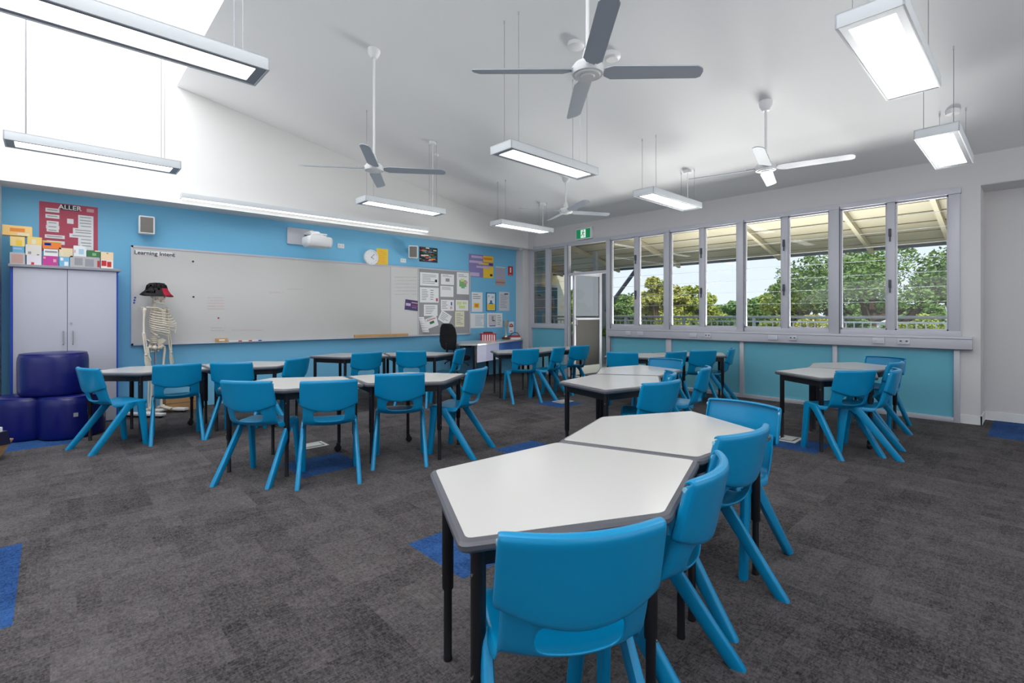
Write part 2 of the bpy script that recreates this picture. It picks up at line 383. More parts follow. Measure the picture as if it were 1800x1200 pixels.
# ------------------------------------------------------------------ furniture: chair prototype
def chair_proto():
    t = thing('school_chair', 'x', 'chair')
    # seat shell grid: (x edge, z edge, half width, centre push back, centre drop)
    P = [(.214, .398, .160, 0, 0), (.226, .418, .170, 0, 0), (.214, .434, .178, 0, .002), (.14, .434, .188, 0, .008), (.05, .428, .188, 0, .012), (-.02, .424, .186, .006, .014),
         (-.065, .432, .184, .024, .018), (-.092, .456, .182, .040, .014), (-.104, .472, .181, .047, .018), (-.128, .545, .181, .050, .012), (-.134, .575, .181, .050, 0), (-.148, .625, .18, .05, 0)]
    S = [-1, -.92, -.68, -.62, -.34, 0, .34, .62, .68, .92, 1]
    vs = []; fs = []
    for i, (x, z, hw, bk, dr) in enumerate(P):
        row = []
        for j in range(-1, len(S)+1):
            if j in (-1, len(S)):
                s_ = -1 if j == -1 else 1
                if i <= 6: q = (x, s_*(hw+.006), z-.034 if i > 1 else z-.012)
                else: q = (x+.026, s_*(hw+.004), z-.006*(10-i))
            else:
                s_ = S[j]; g = 1-s_*s_; q = (x-bk*g, s_*hw, z-dr*g)
            vs.append(q)
    n = len(S)+2
    for i in range(len(P)-1):
        for j in range(n-1):
            if i == 8 and 4 <= j <= 7: continue
            fs.append((i*n+j, i*n+j+1, (i+1)*n+j+1, (i+1)*n+j))
    o = MB().add(vs, fs).build('seat', M_chair, t, angle=60)
    md = o.modifiers.new('s', 'SOLIDIFY'); md.thickness = .009; md.offset = 0
    md = o.modifiers.new('b', 'SUBSURF'); md.levels = 2; md.render_levels = 2
    bake(o)
    # back panel
    vs = []; fs = []
    R = [(-.158, .760), (-.168, .766), (-.184, .763), (-.186, .752), (-.181, .735), (-.172, .70), (-.160, .65), (-.148, .605), (-.140, .582)]
    S = [-1, -.97, -.75, -.5, -.25, 0, .25, .5, .75, .97, 1]
    hwt, hwb = .197, .204
    n = len(S)+2
    for i, (x, z) in enumerate(R):
        k = i/(len(R)-1); hw = hwt+(hwb-hwt)*k
        for j in range(-1, len(S)+1):
            s_ = S[max(0, min(len(S)-1, j))]; g = 1-s_*s_
            low = .050*g*max(0, (k-.5)/.5)
            q = [x-.052*g, s_*hw, z-low+.003*g*(1-k)]
            if j in (-1, len(S)): q[0] += .03 if i > 2 else .006; q[1] *= .99; q[2] -= .010 if i < 3 else 0
            vs.append(tuple(q))
    for i in range(len(R)-1):
        for j in range(n-1): fs.append((i*n+j, i*n+j+1, (i+1)*n+j+1, (i+1)*n+j))
    o = MB().add(vs, fs).build('backrest', M_chair, t, angle=60)
    md = o.modifiers.new('s', 'SOLIDIFY'); md.thickness = .010; md.offset = 0
    md = o.modifiers.new('b', 'SUBSURF'); md.levels = 1; md.render_levels = 1
    bake(o)
    for sy in (-1, 1):
        MB().lathe([(.0085, 0), (.0085, .004)], 14, axis='y', c=(-.158, sy*.2005-.002, .738)).build('plug', M_plug, t)
    # legs: horizontal slices so the feet are cut flat
    def leg(top, bot, lt, lb, wt, wb, sy, knee):
        rings = []; K = 7
        for i in range(K+1):
            a = i/K; x = top[0]+(bot[0]-top[0])*a; y = sy*(top[1]+(bot[1]-top[1])*a); z = top[2]*(1-a)
            l_ = lt+(lb-lt)*a; w_ = wt+(wb-wt)*a
            if i == K: l_ *= .93; w_ *= .93
            if i == K-1: z = .012; x = top[0]+(bot[0]-top[0])*.975; y = sy*(top[1]+(bot[1]-top[1])*.975)
            ring = []
            for q in range(12):
                an = 2*pi*q/12; cx, sx = cos(an), sin(an)
                ex = .55
                ring.append((x+l_/2*math.copysign(abs(cx)**ex, cx), y+w_/2*math.copysign(abs(sx)**ex, sx), z))
            rings.append(ring)
        return MB().loft(rings).build('leg', M_chair, t, angle=50)
    for sy in (-1, 1):
        leg((.085, .192, .425), (-.236, .214, 0), .085, .062, .030, .038, sy, 0)
        leg((.165, .190, .425), (.205, .199, 0), .070, .044, .030, .036, sy, 0)
    # arch web under each side of the seat
    for sy in (-1, 1):
        pr = [(.20, .425), (.05, .425), (.055, .392), (.085, .360), (.112, .385), (.125, .395), (.142, .383), (.150, .34), (.185, .34), (.205, .40)]
        MB().loft([[(x, sy*.181, z) for x, z in pr], [(x, sy*.201, z) for x, z in pr]]).build('leg_bracket', M_chair, t, bevel=.004)
    return t
CHP = chair_proto()
CN = {'G1': 'the nearest table pair', 'G2': 'the central table pair', 'G3': 'the far table pair by the window wall', 'G4': 'the right-hand table pair under the windows',
      'G5': 'the middle left table pair', 'G6': 'the table pair by the cupboard', 'G7': 'the table pair before the whiteboard', 'G8': 'the table pair before the glass door'}
POS = ['leftmost at', 'second from left at', 'third from left at', 'rightmost at']
POSD = 'facing the camera behind'
CH = [('G1', 0, .989, .865, 58.6), ('G1', 1, 1.515, .91, 103.8), ('G1', 2, 2.16, 1.028, 84), ('G1', 3, 2.624, 1.138, 174.5),
      ('G4', 0, 5.288, 1.255, 57.6), ('G4', 1, 5.50, 1.075, 97), ('G4', 2, 6.401, 1.192, 83.2), ('G4', 3, 6.93, 1.27, 166.5),
      ('G2', 0, 3.301, 2.065, 80.3), ('G2', 1, 3.745, 2.30, 124.4), ('G2', 2, 4.399, 2.308, 108), ('G2', 3, 4.832, 2.838, 182.3),
      ('G3', 0, 5.641, 3.831, 29.3), ('G3', 1, 6.139, 3.481, 80), ('G3', 2, 6.705, 3.335, 59.1), ('G3', 3, 7.15, 3.23, 108),
      ('G5', 0, 1.193, 4.126, 40.6), ('G5', 1, 1.586, 3.77, 66.4), ('G5', 2, 2.215, 3.786, 59.4), ('G5', 3, 2.768, 3.657, 116.3),
      ('G6', 0, .422, 6.053, 19.3), ('G6', 1, .945, 6.017, 83), ('G6', 2, 1.458, 5.803, 55), ('G6', 3, 1.956, 5.887, 124),
      ('G7', 0, 3.033, 6.162, 85), ('G7', 1, 3.694, 5.962, 49.2), ('G7', 2, 4.24, 5.877, 125.7),
      ('G8', 0, 5.054, 5.192, 66.1), ('G8', 1, 5.561, 5.125, 106.8), ('G8', 2, 6.207, 5.189, 82)]
for k, (g, i, x, y, a) in enumerate(CH):
    o = CHP if k == 0 else copy_tree(CHP)
    o.location = (x, y, 0); o.rotation_euler = (0, 0, radians(a))
    pos = POSD if (i == 3 and g in ('G1', 'G2', 'G4')) else (POS[i] if g not in ('G7', 'G8') or i < 2 else 'rightmost at')
    o['label'] = 'blue plastic chair, ' + pos + ' ' + CN[g]; o['group'] = 'blue school chairs around the tables'
# ------------------------------------------------------------------ tables
TK = 1.033
TV = [(x*TK, y*TK) for x, y in [(-.315, -.47), (.315, -.47), (.545, .076), (0, .302), (-.545, .076)]]
def inset(poly, d):
    n = len(poly); out = []
    for i in range(n):
        p0, p1, p2 = Vector(poly[i-1]), Vector(poly[i]), Vector(poly[(i+1) % n])
        a = (p1-p0).normalized(); b = (p2-p1).normalized(); na = Vector((-a.y, a.x)); nb = Vector((-b.y, b.x))
        bis = (na+nb).normalized(); out.append(tuple(p1+bis*(d/bis.dot(na))))
    return out
def rounded(poly, r, k=5):
    n = len(poly); out = []
    for i in range(n):
        p0, p1, p2 = Vector(poly[i-1]), Vector(poly[i]), Vector(poly[(i+1) % n])
        a = (p0-p1).normalized(); b = (p2-p1).normalized()
        s_, e_ = p1+a*r, p1+b*r
        for q in range(k+1):
            t_ = q/k; out.append(tuple(s_*(1-t_)**2+p1*2*t_*(1-t_)+e_*t_**2))
    return out
def table_proto(cas=3):
    t = thing('pentagon_table', 'x', 'table')
    o = rounded(TV, .028); i1 = rounded(inset(TV, .007), .026); i2 = rounded(inset(TV, .021), .02)
    L = lambda p, z: [(x, y, z) for x, y in p]
    MB().loft([L(i1, .650), L(o, .658), L(o, .670), L(i1, .678), L(i2, .682)]).build('table_top', M_edge, t, angle=25)
    MB().loft([L(i2, .6815), L(i2, .6832)]).build('laminate', M_lam, t, smooth=False)
    m = MB(); ap = inset(TV, .05); ai = inset(TV, .075)
    for q in range(5):
        a, b, c_, d_ = ap[q], ap[(q+1) % 5], ai[(q+1) % 5], ai[q]
        m.prism([a, b, c_, d_], .594, .650)
    m.build('frame', M_black, t, smooth=False)
    lp = inset(TV, .062)
    for q, (x, y) in enumerate(lp):
        m = MB()
        if q == cas:
            m.lathe([(.020, .30), (.020, .648)], 14, c=(x, y, 0)).lathe([(.015, .075), (.015, .31)], 12, c=(x, y, 0))
        else:
            m.lathe([(.020, .26), (.021, .262), (.021, .648)], 14, c=(x, y, 0)).lathe([(.016, 0), (.0165, .008), (.015, .012), (.015, .27)], 12, c=(x, y, 0))
        lg = m.build('leg', M_black, t)
        d = Vector((x, y)).normalized()
        for zz in (.57, .30):
            MB().lathe([(.004, 0), (.004, .004)], 8, axis='y', M=Matrix.Translation((x+d.x*.019, y+d.y*.019, zz)) @ Matrix.Rotation(math.atan2(d.y, d.x)-pi/2, 4, 'Z')).build('screw', M_screw, lg)
        if q == cas:
            MB().lathe([(.026, -.017), (.030, -.012), (.030, .012), (.026, .017)], 16, axis='y', c=(x+.01, y, .031)).box((x-.012, y-.02, .05), (x+.02, y+.02, .08)).build('castor', M_black, lg)
    return t
TBP = table_proto(); TBP2 = table_proto(0); used2 = False
TC = {'G1': (1.27, .996, 176.2), 'G2': (3.488, 2.335, 189.4), 'G3': (5.863, 3.70, 141.7), 'G4': (5.466, 1.281, 169.3), 'G5': (1.428, 4.069, 147.4),
      'G6': (.73, 6.13, 157), 'G7': (3.007, 6.448, 138.2), 'G8': (5.277, 5.369, 171.5)}
first = True
for g, (x, y, a) in TC.items():
    x *= TK; y *= TK
    A = radians(a); mid = (Vector(TV[0])+Vector(TV[4]))/2; nrm = Vector((TV[0][1]-TV[4][1], -(TV[0][0]-TV[4][0]))).normalized()
    if nrm.dot(mid) < 0: nrm = -nrm
    off = (mid+nrm*.006)*2
    for j in (0, 1):
        if g in ('G5', 'G6') and j == 0:
            o = copy_tree(TBP2) if used2 else TBP2; used2 = True
        else:
            o = copy_tree(TBP) if not first else TBP; first = False
        if j == 0: o.location = (x, y, 0); o.rotation_euler = (0, 0, A)
        else:
            o.location = (x+off.x*cos(A)-off.y*sin(A), y+off.x*sin(A)+off.y*cos(A), 0); o.rotation_euler = (0, 0, A+pi)
        o['label'] = 'five-sided white table, ' + ('left' if j == 0 else 'right') + ' one of ' + CN[g]; o['group'] = 'five-sided classroom tables'
# ------------------------------------------------------------------ luminaires
def luminaire():
    t = thing('pendant_light', 'x', 'ceiling light')
    L, W, Hh = 1.31, .30, .08
    m = MB(); m.box((0, 0, 0), (L, .012, Hh)).box((0, W-.012, 0), (L, W, Hh)).box((0, 0, 0), (.012, W, Hh)).box((L-.012, 0, 0), (L, W, Hh)).box((0, 0, Hh-.01), (L, W, Hh))
    m.build('housing', M_light, t, bevel=.002)
    m = MB(); b = .035
    for (a, c_) in (((.012, .012, .004), (L-.012, .012+b, .01)), ((.012, W-.012-b, .004), (L-.012, W-.012, .01)), ((.012, .012, .004), (.012+b*1.6, W-.012, .01)), ((L-.012-b*1.6, .012, .004), (L-.012, W-.012, .01))): m.box(a, c_)
    m.build('bezel', M_lightin, t, smooth=False)
    MB().box((.065, .045, .012), (L-.065, W-.045, .016)).build('diffuser', M_diff, t, smooth=False)
    return t
LP = luminaire(); fl = True
lx = [-.30, 3.09, 5.53]; lyy = [.455, 3.31, 6.17]
names = {(0, 1): 'lit white pendant light crossing the top left corner', (0, 2): 'lit white pendant light above the cupboard', (1, 0): 'lit white pendant light at the top right, the largest at right',
         (1, 1): 'lit white pendant light hanging in the middle, right of the big fan', (1, 2): 'lit white pendant light before the wall clock', (2, 0): 'lit white pendant light near the top right window corner, the smaller one',
         (2, 1): 'lit white pendant light above the centre tables near the windows', (2, 2): 'lit white pendant light nearest the exit sign'}
for (i, j), lab in names.items():
    o = LP if fl else copy_tree(LP); fl = False
    X, Y, Z = lx[i], lyy[j], 2.79
    o.location = (X, Y, Z); o['label'] = lab; o['group'] = 'pendant lights in rows'
    for dx in (.14, 1.17):
        for dy in (.05, .25):
            zc = cz(X+dx) if X+dx > 1.33 else ZS
            if j == 2: pass
            c_ = MB(); c_.tube([(dx, dy, .08), (dx, dy, zc-Z)], .0022, 5)
            c_.tube([(dx, dy, zc-Z-.03), (dx, dy, zc-Z)], .006, 6).build('suspension_cable', M_alu, o)
    if X+1.17 > 1.33:
        zc = cz(X+1.16)
        MB().lathe([(.055, zc-Z-.035), (.06, zc-Z-.01), (.06, zc-Z+.012)], 18, c=(1.17, .15, 0)).tube([(1.17, .15, zc-Z-.02), (1.17, .15, .08)], .005, 6).build('ceiling_rose', M_white, o)
o = thing('wall_light', 'long glowing batten light fixed above the whiteboard', 'wall light', (1.22, 7.43, 2.735))
MB().box((0, 0, .012), (3.72, .125, .075)).build('housing', M_light, o, bevel=.004)
MB().box((.01, .03, 0), (3.71, .07, .012)).build('diffuser', M_strip, o, smooth=False)
# ------------------------------------------------------------------ ceiling fans
def fan(x, y, z, ang, lab, rad=.80):
    t = thing('ceiling_fan', lab, 'ceiling fan', (x, y, z), radians(ang), 'ceiling fans')
    zc = cz(x)-z
    MB().lathe([(.10, .028), (.105, .045), (.105, .075), (.085, .10), (.04, .11)], 28).lathe([(.078, .02), (.09, .034)], 28).lathe([(.04, .013), (.05, .022)], 24).lathe([(.03, .10), (.036, .15), (.022, .20)], 16).build('motor_hub', M_white, t)
    MB().tube([(0, 0, .15), (0, 0, zc-.04)], .013, 10).build('downrod', M_white, t)
    MB().lathe([(.02, zc-.10), (.035, zc-.095), (.062, zc-.05), (.068, zc-.02), (.068, zc+.012)], 22).build('canopy', M_white, t)
    for k in range(4):
        R = Matrix.Rotation(k*pi/2, 4, 'Z') @ Matrix.Rotation(radians(-13), 4, 'X')
        pl = [(.11, -.035), (.16, -.062), (rad-.05, -.055), (rad-.012, -.03), (rad, .0), (rad-.004, .045), (rad-.03, .058), (.16, .062), (.11, .035)]
        MB().loft([[(a, b, .048+.006*(1-(b/.06)**2)) for a, b in pl], [(a, b, .056+.006*(1-(b/.06)**2)) for a, b in pl]], M=R).box((.08, -.02, .05), (.19, .02, .066), M=R).build('blade', M_fan, t, angle=40)
    return t
fan(2.67, 5.13, 2.85, -35, 'grey four-bladed ceiling fan left of centre, on a long white rod')
fan(2.58, 2.03, 2.80, -44, 'large near ceiling fan at the top centre of the room', .76)
fan(5.67, 2.03, 2.79, -76, 'ceiling fan at the right, before the windows')
fan(6.04, 5.19, 2.86, -27, 'farthest small ceiling fan, above the exit sign side', .78)
def disc(name, u, v, r, h, lab, cat, m_=M_white):
    rr = ray(u, v); t_ = (CZ0+CSL*XW-CAMH)/(rr.z+CSL*rr.x); p = rr*t_
    return tag(MB().lathe([(r*.7, -h), (r, -h*.6), (r, .02)], 22, M=Matrix.Translation((p.x, p.y, CAMH+p.z))).build(name, m_), lab, cat)
disc('smoke_detector', 1012, 79, .085, .035, 'round white smoke detector beside the big fan rod', 'smoke detector')
o = disc('sensor', 1076, 97, .085, .05, 'white ceiling sensor with a brown ring behind the big fan', 'sensor')
disc('ceiling_hook', 767, 271, .035, .035, 'small white ceiling sensor above the clock side light', 'sensor')
# ------------------------------------------------------------------ exit sign
M_green = mat('exit_green', (0, 140, 86), .4, emis=.35)
M_exw = mat('exit_white', (235, 250, 240), .4, emis=.5)
ex = thing('exit_sign', 'green running man exit sign above the glass door', 'exit sign', (7.70, 5.98, 2.77))
MB().box((-.02, -.035, -.02), (.04, .36, .20)).build('housing', M_white, ex, bevel=.006)
MB().box((-.024, 0, 0), (-.019, .34, .178)).build('face', M_green, ex, smooth=False)
m = MB(); m.box((-.0262, .11, .01), (-.024, .23, .168)); m.build('panel', M_exw, ex, smooth=False)
m = MB()
def seg(y0, z0, y1, z1, r=.008): m.tube([(-.0268, y0, z0), (-.0268, y1, z1)], r, 6)
m.lathe([(.012, 0), (.012, .002)], 12, axis='x', c=(-.028, .165, .148))
seg(.168, .13, .175, .09, .011); seg(.175, .09, .15, .065); seg(.15, .065, .155, .03); seg(.175, .09, .20, .06); seg(.20, .06, .22, .055); seg(.168, .125, .145, .10, .006); seg(.145, .10, .135, .115, .006); seg(.17, .125, .195, .105, .006)
m.build('running_figure', M_green, ex)
tag(MB().lathe([(.03, -.03), (.045, -.015), (.045, 0)], 16, M=Matrix.Translation((7.44, 7.68, 2.69))).build('motion_sensor', M_white), 'small white motion sensor at the top of the corner column', 'sensor')
# ------------------------------------------------------------------ whiteboard and pinboard
YBD = 7.885
wb = thing('whiteboard', 'long grey-white whiteboard with a grey pinboard section at its right end', 'whiteboard', (.763, YBD, .885))
W_, H_ = 5.445, 1.235
MB().box((0, 0, 0), (3.66, .03, H_)).build('writing_surface', M_board, wb, smooth=False)
MB().box((3.665, 0, 0), (4.235, .03, H_)).build('side_panel', M_board2, wb, smooth=False)
MB().box((4.24, 0, 0), (W_, .03, H_)).build('pin_surface', M_pin, wb, smooth=False)
m = MB(); e = .022
for a, b in (((-.01, -.008, H_-.004), (W_+.01, .033, H_+.02)), ((-.01, -.008, -.02), (W_+.01, .033, .006)), ((-.012, -.008, -.02), (.012, .033, H_+.02)), ((W_-.012, -.008, -.02), (W_+.012, .033, H_+.02)), ((4.22, -.006, 0), (4.245, .03, H_)), ((3.655, -.003, 0), (3.668, .03, H_))): m.box(a, b)
m.build('frame', M_alu, wb, smooth=False)
MB().box((.1, -.055, -.022), (4.2, -.006, -.012)).build('pen_tray', M_alu, wb, smooth=False)
# faint marker scribbles on the board
def scrib(px0, py0, px1, n, mat_, rows=1, dv=5, amp=1.6):
    m = MB()
    for r_ in range(rows):
        pts = []
        for i in range(n+1):
            u = px0+(px1-px0)*i/n; v = py0+r_*dv+(-.6 if i % 2 else .6)*amp*random.uniform(.3, 1)
            x, z = onY(u, v, YBD-.002); pts.append((x-wb.location.x, -.0015, z-wb.location.z))
        for a, b in zip(pts[:-1], pts[1:]):
            if random.random() < .14: continue
            m.add([(a[0], -.001, a[2]-.0028), (b[0], -.001, b[2]-.0028), (b[0], -.001, b[2]+.0028), (a[0], -.001, a[2]+.0028)], [(0, 1, 2, 3)])
    m.build('marker_writing', mat_, wb, smooth=False)
M_pinkm = mat('faded_red_marker', (206, 150, 152), .5); M_greym = mat('faded_grey_marker', (160, 158, 164), .5)
scrib(365, 523, 394, 26, M_pinkm, 5, 5, 2); scrib(370, 576, 396, 14, M_greym, 2, 5, 1.5); scrib(408, 580, 462, 34, M_pinkm, 1, 5, 2.4); scrib(472, 514, 498, 16, M_pinkm, 1, 5, 4); scrib(504, 508, 532, 16, M_pinkm, 1, 5, 1.5)
scrib(694, 487, 733, 26, M_greym, 6, 6, 1.3)
def bx(u, v, Y=YBD): return onY(u, v, Y)
def paper(name, lab, cat, quad, Y, base, rects=(), group=None, rot=0, mats=None, texts=(), thick=.002):
    """flat sheet on the wall plane Y; quad = (u0,v0,u1,v1) of its top left and bottom right corners"""
    x0, z1 = onY(quad[0], quad[1], Y); x1, z0 = onY(quad[2], quad[3], Y)
    cx, cz_ = (x0+x1)/2, (z0+z1)/2; hw, hh = (x1-x0)/2, (z1-z0)/2
    m = MB(); M = Matrix.Rotation(radians(rot), 4, 'Y')
    ms = [base]; m.box((-hw, -thick, -hh), (hw, 0, hh), 0, M)
    for k, (a, b, c_, d_, mm) in enumerate(rects):
        if mm not in ms: ms.append(mm)
        zz = thick+.0002*(1+k)
        m.box((-hw+2*hw*a, -zz, hh-2*hh*d_), (-hw+2*hw*b, -.0004, hh-2*hh*c_), ms.index(mm), M)
    if texts:
        o = thing(name, lab, cat, (cx, Y, cz_), 0, group); m.build('sheet', ms, o, smooth=False)
        for (tx, a, b, size, tm) in texts:
            text_mesh(tx, size, tm, 'lettering', M @ Matrix.Translation((-hw+2*hw*a, -thick-.003, hh-2*hh*b)) @ Matrix.Rotation(pi/2, 4, 'X'), o, .001)
        return o
    o = m.build(name, ms, None, smooth=False); o.location = (cx, Y, cz_); return tag(o, lab, cat, group)
def col(name, rgb, rough=.6): return mat(name, rgb, rough)
K = col('ink_black', (40, 40, 46)); G_ = col('ink_grey', (150, 152, 158)); PK = col('ink_pink', (226, 170, 176)); YE = col('print_yellow', (248, 204, 60)); PU = col('print_purple', (142, 132, 186)); LV = col('print_lavender', (206, 186, 220))
GN = col('print_green', (130, 180, 120)); CR = col('paper_cream', (232, 226, 196)); BL = col('print_blue', (40, 128, 178)); RD = col('print_red', (196, 40, 44)); OR_ = col('print_orange', (238, 140, 50)); TN = col('print_tan', (196, 160, 150)); DP = col('print_dark_purple', (74, 58, 108)); MA = col('print_magenta', (200, 60, 150)); LG = col('print_pale_green', (214, 226, 150)); SB = col('print_sky', (170, 205, 225)); DG = col('print_dark_green', (50, 110, 66)); CB = col('cobalt_print', (40, 80, 170)); RC = col('raspberry', (188, 78, 100))
def lines(n, a=.12, b=.88, t0=.15, t1=.9, mm=G_, h=.35, seed=1):
    rd = random.Random(seed); out = []; st = (t1-t0)/n
    for i in range(n): out.append((a, a+(b-a)*rd.uniform(.55, 1), t0+i*st, t0+i*st+st*h, mm))
    return out
paper('board_title', 'white strip reading Learning Intent at the whiteboard top left corner', 'label', (236, 439, 303, 452.6), YBD-.001, M_paper, [(.02, .98, .9, .94, RC)], texts=[('Learning Intent', .53, .48, .071, K)])
pp = 'papers pinned on the grey pinboard'
paper('pinned_sheet', 'large white worksheet at the pinboard top left', 'paper', (738.3, 478, 770.8, 503), YBD-.001, M_paper, lines(6, seed=2)+[(.8, .92, .5, .7, K)], pp)
paper('pinned_sheet', 'large white worksheet under the top left one on the pinboard', 'paper', (738, 504.5, 771, 532), YBD-.001, M_paper, lines(7, .1, .5, seed=3)+lines(5, .55, .8, seed=4)+[(.85, .95, .7, .9, RC)], pp)
paper('pinned_sheet', 'white drawing sheet with a small sketch at the pinboard top middle', 'paper', (775, 481, 798, 501), YBD-.001, M_paper, [(.35, .65, .4, .7, G_)]+lines(2, t0=.1, t1=.3), pp)
paper('pinned_sheet', 'blank looking white sheet under the small sketch on the pinboard', 'paper', (774, 502, 797, 522), YBD-.001, M_paper, lines(3, t0=.1, t1=.4, seed=5), pp)
paper('pinned_sheet', 'tall white poster with a green drawing at the pinboard top right', 'paper', (803, 478, 824, 517.5), YBD-.001, M_paper, [(.2, .8, .35, .65, GN), (.3, .6, .28, .42, LG), (.35, .65, .6, .72, GN), (.6, .9, .4, .5, PK)]+lines(2, t0=.1, t1=.25), pp)
paper('pinned_sheet', 'white sheet pinned low on the left of the pinboard', 'paper', (745, 535, 769, 555), YBD-.001, M_paper, lines(5, seed=6), pp)
paper('pinned_sheet', 'white sheet with a blue and pink figure in the pinboard middle', 'paper', (775, 526.5, 798, 546), YBD-.001, M_paper, lines(5, .08, .6, seed=7)+[(.75, .85, .2, .5, CB), (.7, .85, .6, .85, PK)], pp)
paper('pinned_sheet', 'white sheet with two yellow-green patches on the pinboard', 'paper', (801, 527, 823, 546), YBD-.001, M_paper, [(.1, .45, .15, .45, LG), (.25, .75, .5, .8, LG), (.55, .85, .15, .4, LG)], pp)
paper('pinned_sheet', 'tall cream sheet low on the right of the pinboard', 'paper', (800, 547, 816, 574), YBD-.001, CR, lines(7, seed=8), pp)
paper('pinned_sheet', 'white sheet hanging tilted above the office chair', 'paper', (772, 549, 792, 567.5), YBD-.004, M_paper, lines(5, seed=9), pp, 28)
paper('pinned_sheet', 'white flyer with a green picture tilted beside a curled sheet', 'paper', (749, 557, 769, 575), YBD-.006, M_paper, [(.3, .7, .4, .65, DG), (.1, .9, .2, .27, RD)]+lines(2, t0=.05, t1=.2), pp, -17)
# curled hanging sheet
m = MB(); x0, z1 = onY(735.5, 557, YBD-.002); x1, z0 = onY(752, 584.5, YBD-.002); rw = []
for i in range(8):
    a = i/7
    rw.append([(x0+(x1-x0)*a*.45+(x1-x0)*.0, YBD-.004-.0*a, z1-(z1-z0)*a), (x0+(x1-x0)*(.55+.45*a), YBD-.01-.06*sin(a*2.2)*a, z1-(z1-z0)*a)])
for i in range(7):
    m.add([rw[i][0], rw[i][1], rw[i+1][1], rw[i+1][0]], [(0, 1, 2, 3)], 0)
o = m.build('curled_sheet', [M_paper], None, angle=80); md = o.modifiers.new('t', 'SOLIDIFY'); md.thickness = .0015; bake(o)
tag(o, 'white sheet curling off the lower left of the pinboard', 'paper', pp)
paper('flyer', 'dark purple flyer tilted on the pale board section beside the pinboard', 'flyer', (712, 527, 736, 545.5), YBD-.003, DP, [(.05, .4, .35, .6, LV), (.45, .9, .2, .28, PK), (.5, .9, .5, .58, RC), (.5, .85, .68, .75, PU)], None, 6)
mgs = [(339.4, 459.4, K, .012, 'upper black magnet on the whiteboard left part'), (340.2, 521.6, K, .012, 'lower black magnet on the whiteboard left part'), (384, 558.7, RD, .011, 'dark red magnet under the pink writing'),
       (237.5, 523, CB, .012, 'top one of three blue magnets at the whiteboard left edge'), (236.5, 527.5, CB, .012, 'middle one of three blue magnets at the whiteboard left edge'), (235.5, 532, CB, .012, 'bottom one of three blue magnets at the whiteboard left edge')]
for u, v, mm, r_, lab in mgs:
    x, z = onY(u, v, YBD); tag(MB().lathe([(r_, 0), (r_*.9, -.008)], 14, axis='y', M=Matrix.Translation((x, YBD, z))).build('magnet', mm), lab, 'magnet', 'magnets on the whiteboard')
x, z = onY(389.5, 599, YBD-.03); d_ = thing('whiteboard_duster', 'wooden whiteboard duster standing on the pen tray', 'duster', (x, YBD-.032, .873))
MB().box((-.075, -.018, 0), (.075, .018, .055)).build('block', M_wood, d_, bevel=.004); MB().box((-.035, -.0205, .018), (.035, -.0175, .04)).build('label', M_paper, d_, smooth=False)
for u, mm, lab in ((419, RD, 'red tipped marker nearest the duster'), (437, RD, 'red tipped marker in the middle of the tray'), (454, CB, 'blue capped marker on the tray')):
    x, z = onY(u, 596, YBD-.03); pn = thing('marker', lab+' on the whiteboard tray', 'marker pen', (x, YBD-.03, .881), 0, 'markers on the tray')
    MB().tube([(-.12, 0, 0), (-.0, 0, 0)], .007, 8).build('barrel', M_white, pn); MB().tube([(0, 0, 0), (.045, 0, 0)], .0078, 8).build('cap', mm, pn)
x0, z0 = onY(622.7, 591, YBD-.03); x1, _ = onY(717, 588, YBD-.03)
tag(MB().box((x0, YBD-.045, .874), (x1, YBD-.02, .922)).build('board_ruler', M_wood, bevel=.002), 'long wooden ruler lying on the whiteboard tray', 'ruler')
# ------------------------------------------------------------------ posters on the blue wall
YP = YB-.001
big = [(.1, .33, .12, .2, M_paper), (.1, .33, .245, .325, M_paper), (.12, .32, .38, .47, M_paper), (.11, .33, .47, .54, M_paper), (.12, .32, .54, .6, M_paper), (.09, .42, .66, .73, M_paper), (.12, .42, .78, .85, M_paper),
       (.65, .92, .2, .84, M_paper), (.56, .92, .48, .6, M_paper), (.5, .92, .6, .68, M_paper), (.68, .92, .68, .96, M_paper), (.36, .66, .02, .13, K), (.46, .57, .3, .4, M_paper), (.8, .93, .05, .12, PK)]
for a, b, t0 in ((.13, .3, .15), (.13, .3, .275), (.15, .28, .41), (.15, .28, .49), (.15, .28, .56), (.12, .38, .685), (.68, .88, .235), (.68, .88, .3), (.68, .88, .36), (.7, .88, .42), (.6, .88, .51), (.6, .88, .56), (.55, .88, .63), (.7, .88, .7), (.7, .88, .77), (.72, .88, .83)):
    big.append((a, b, t0, t0+.014, G_))
paper('poster', 'large raspberry pink poster headed ALLER above the cupboard', 'poster', (69, 353, 172, 447), YP, RC, big, texts=[('ALLER', .51, .075, .075, M_paper)])
paper('yellow_notice', 'bright yellow printed notice beside the wall clock', 'notice', (662, 436, 682, 467), YP, YE, lines(8, mm=OR_, h=.15))
city = [(random.uniform(0, .8), 0, random.uniform(0, .9), 0, random.choice([K, CB, DG, G_, BL, CR, OR_, RD, SB])) for _ in range(70)]
city = [(a, min(1, a+random.uniform(.05, .25)), c_, min(1, c_+random.uniform(.03, .1)), mm) for a, _, c_, _, mm in city]
paper('city_poster', 'colourful busy picture poster right of the second speaker', 'poster', (737, 433, 769, 462), YP, K, city)
paper('campaign_poster', 'purple and yellow poster with white text bands high on the wall', 'poster', (824, 445.5, 867, 489), YP, PU,
      [(.58, 1, .02, .3, YE), (.58, 1, .48, 1, YE), (.4, .8, .34, .42, YE), (.1, .55, .06, .16, LV), (.02, .55, .28, .38, LV), (.3, .85, .5, .58, LV), (0, .42, .8, .96, LV), (.6, .95, .1, .2, OR_), (.86, .96, .82, .92, K), (.82, .98, .34, .44, DP)])
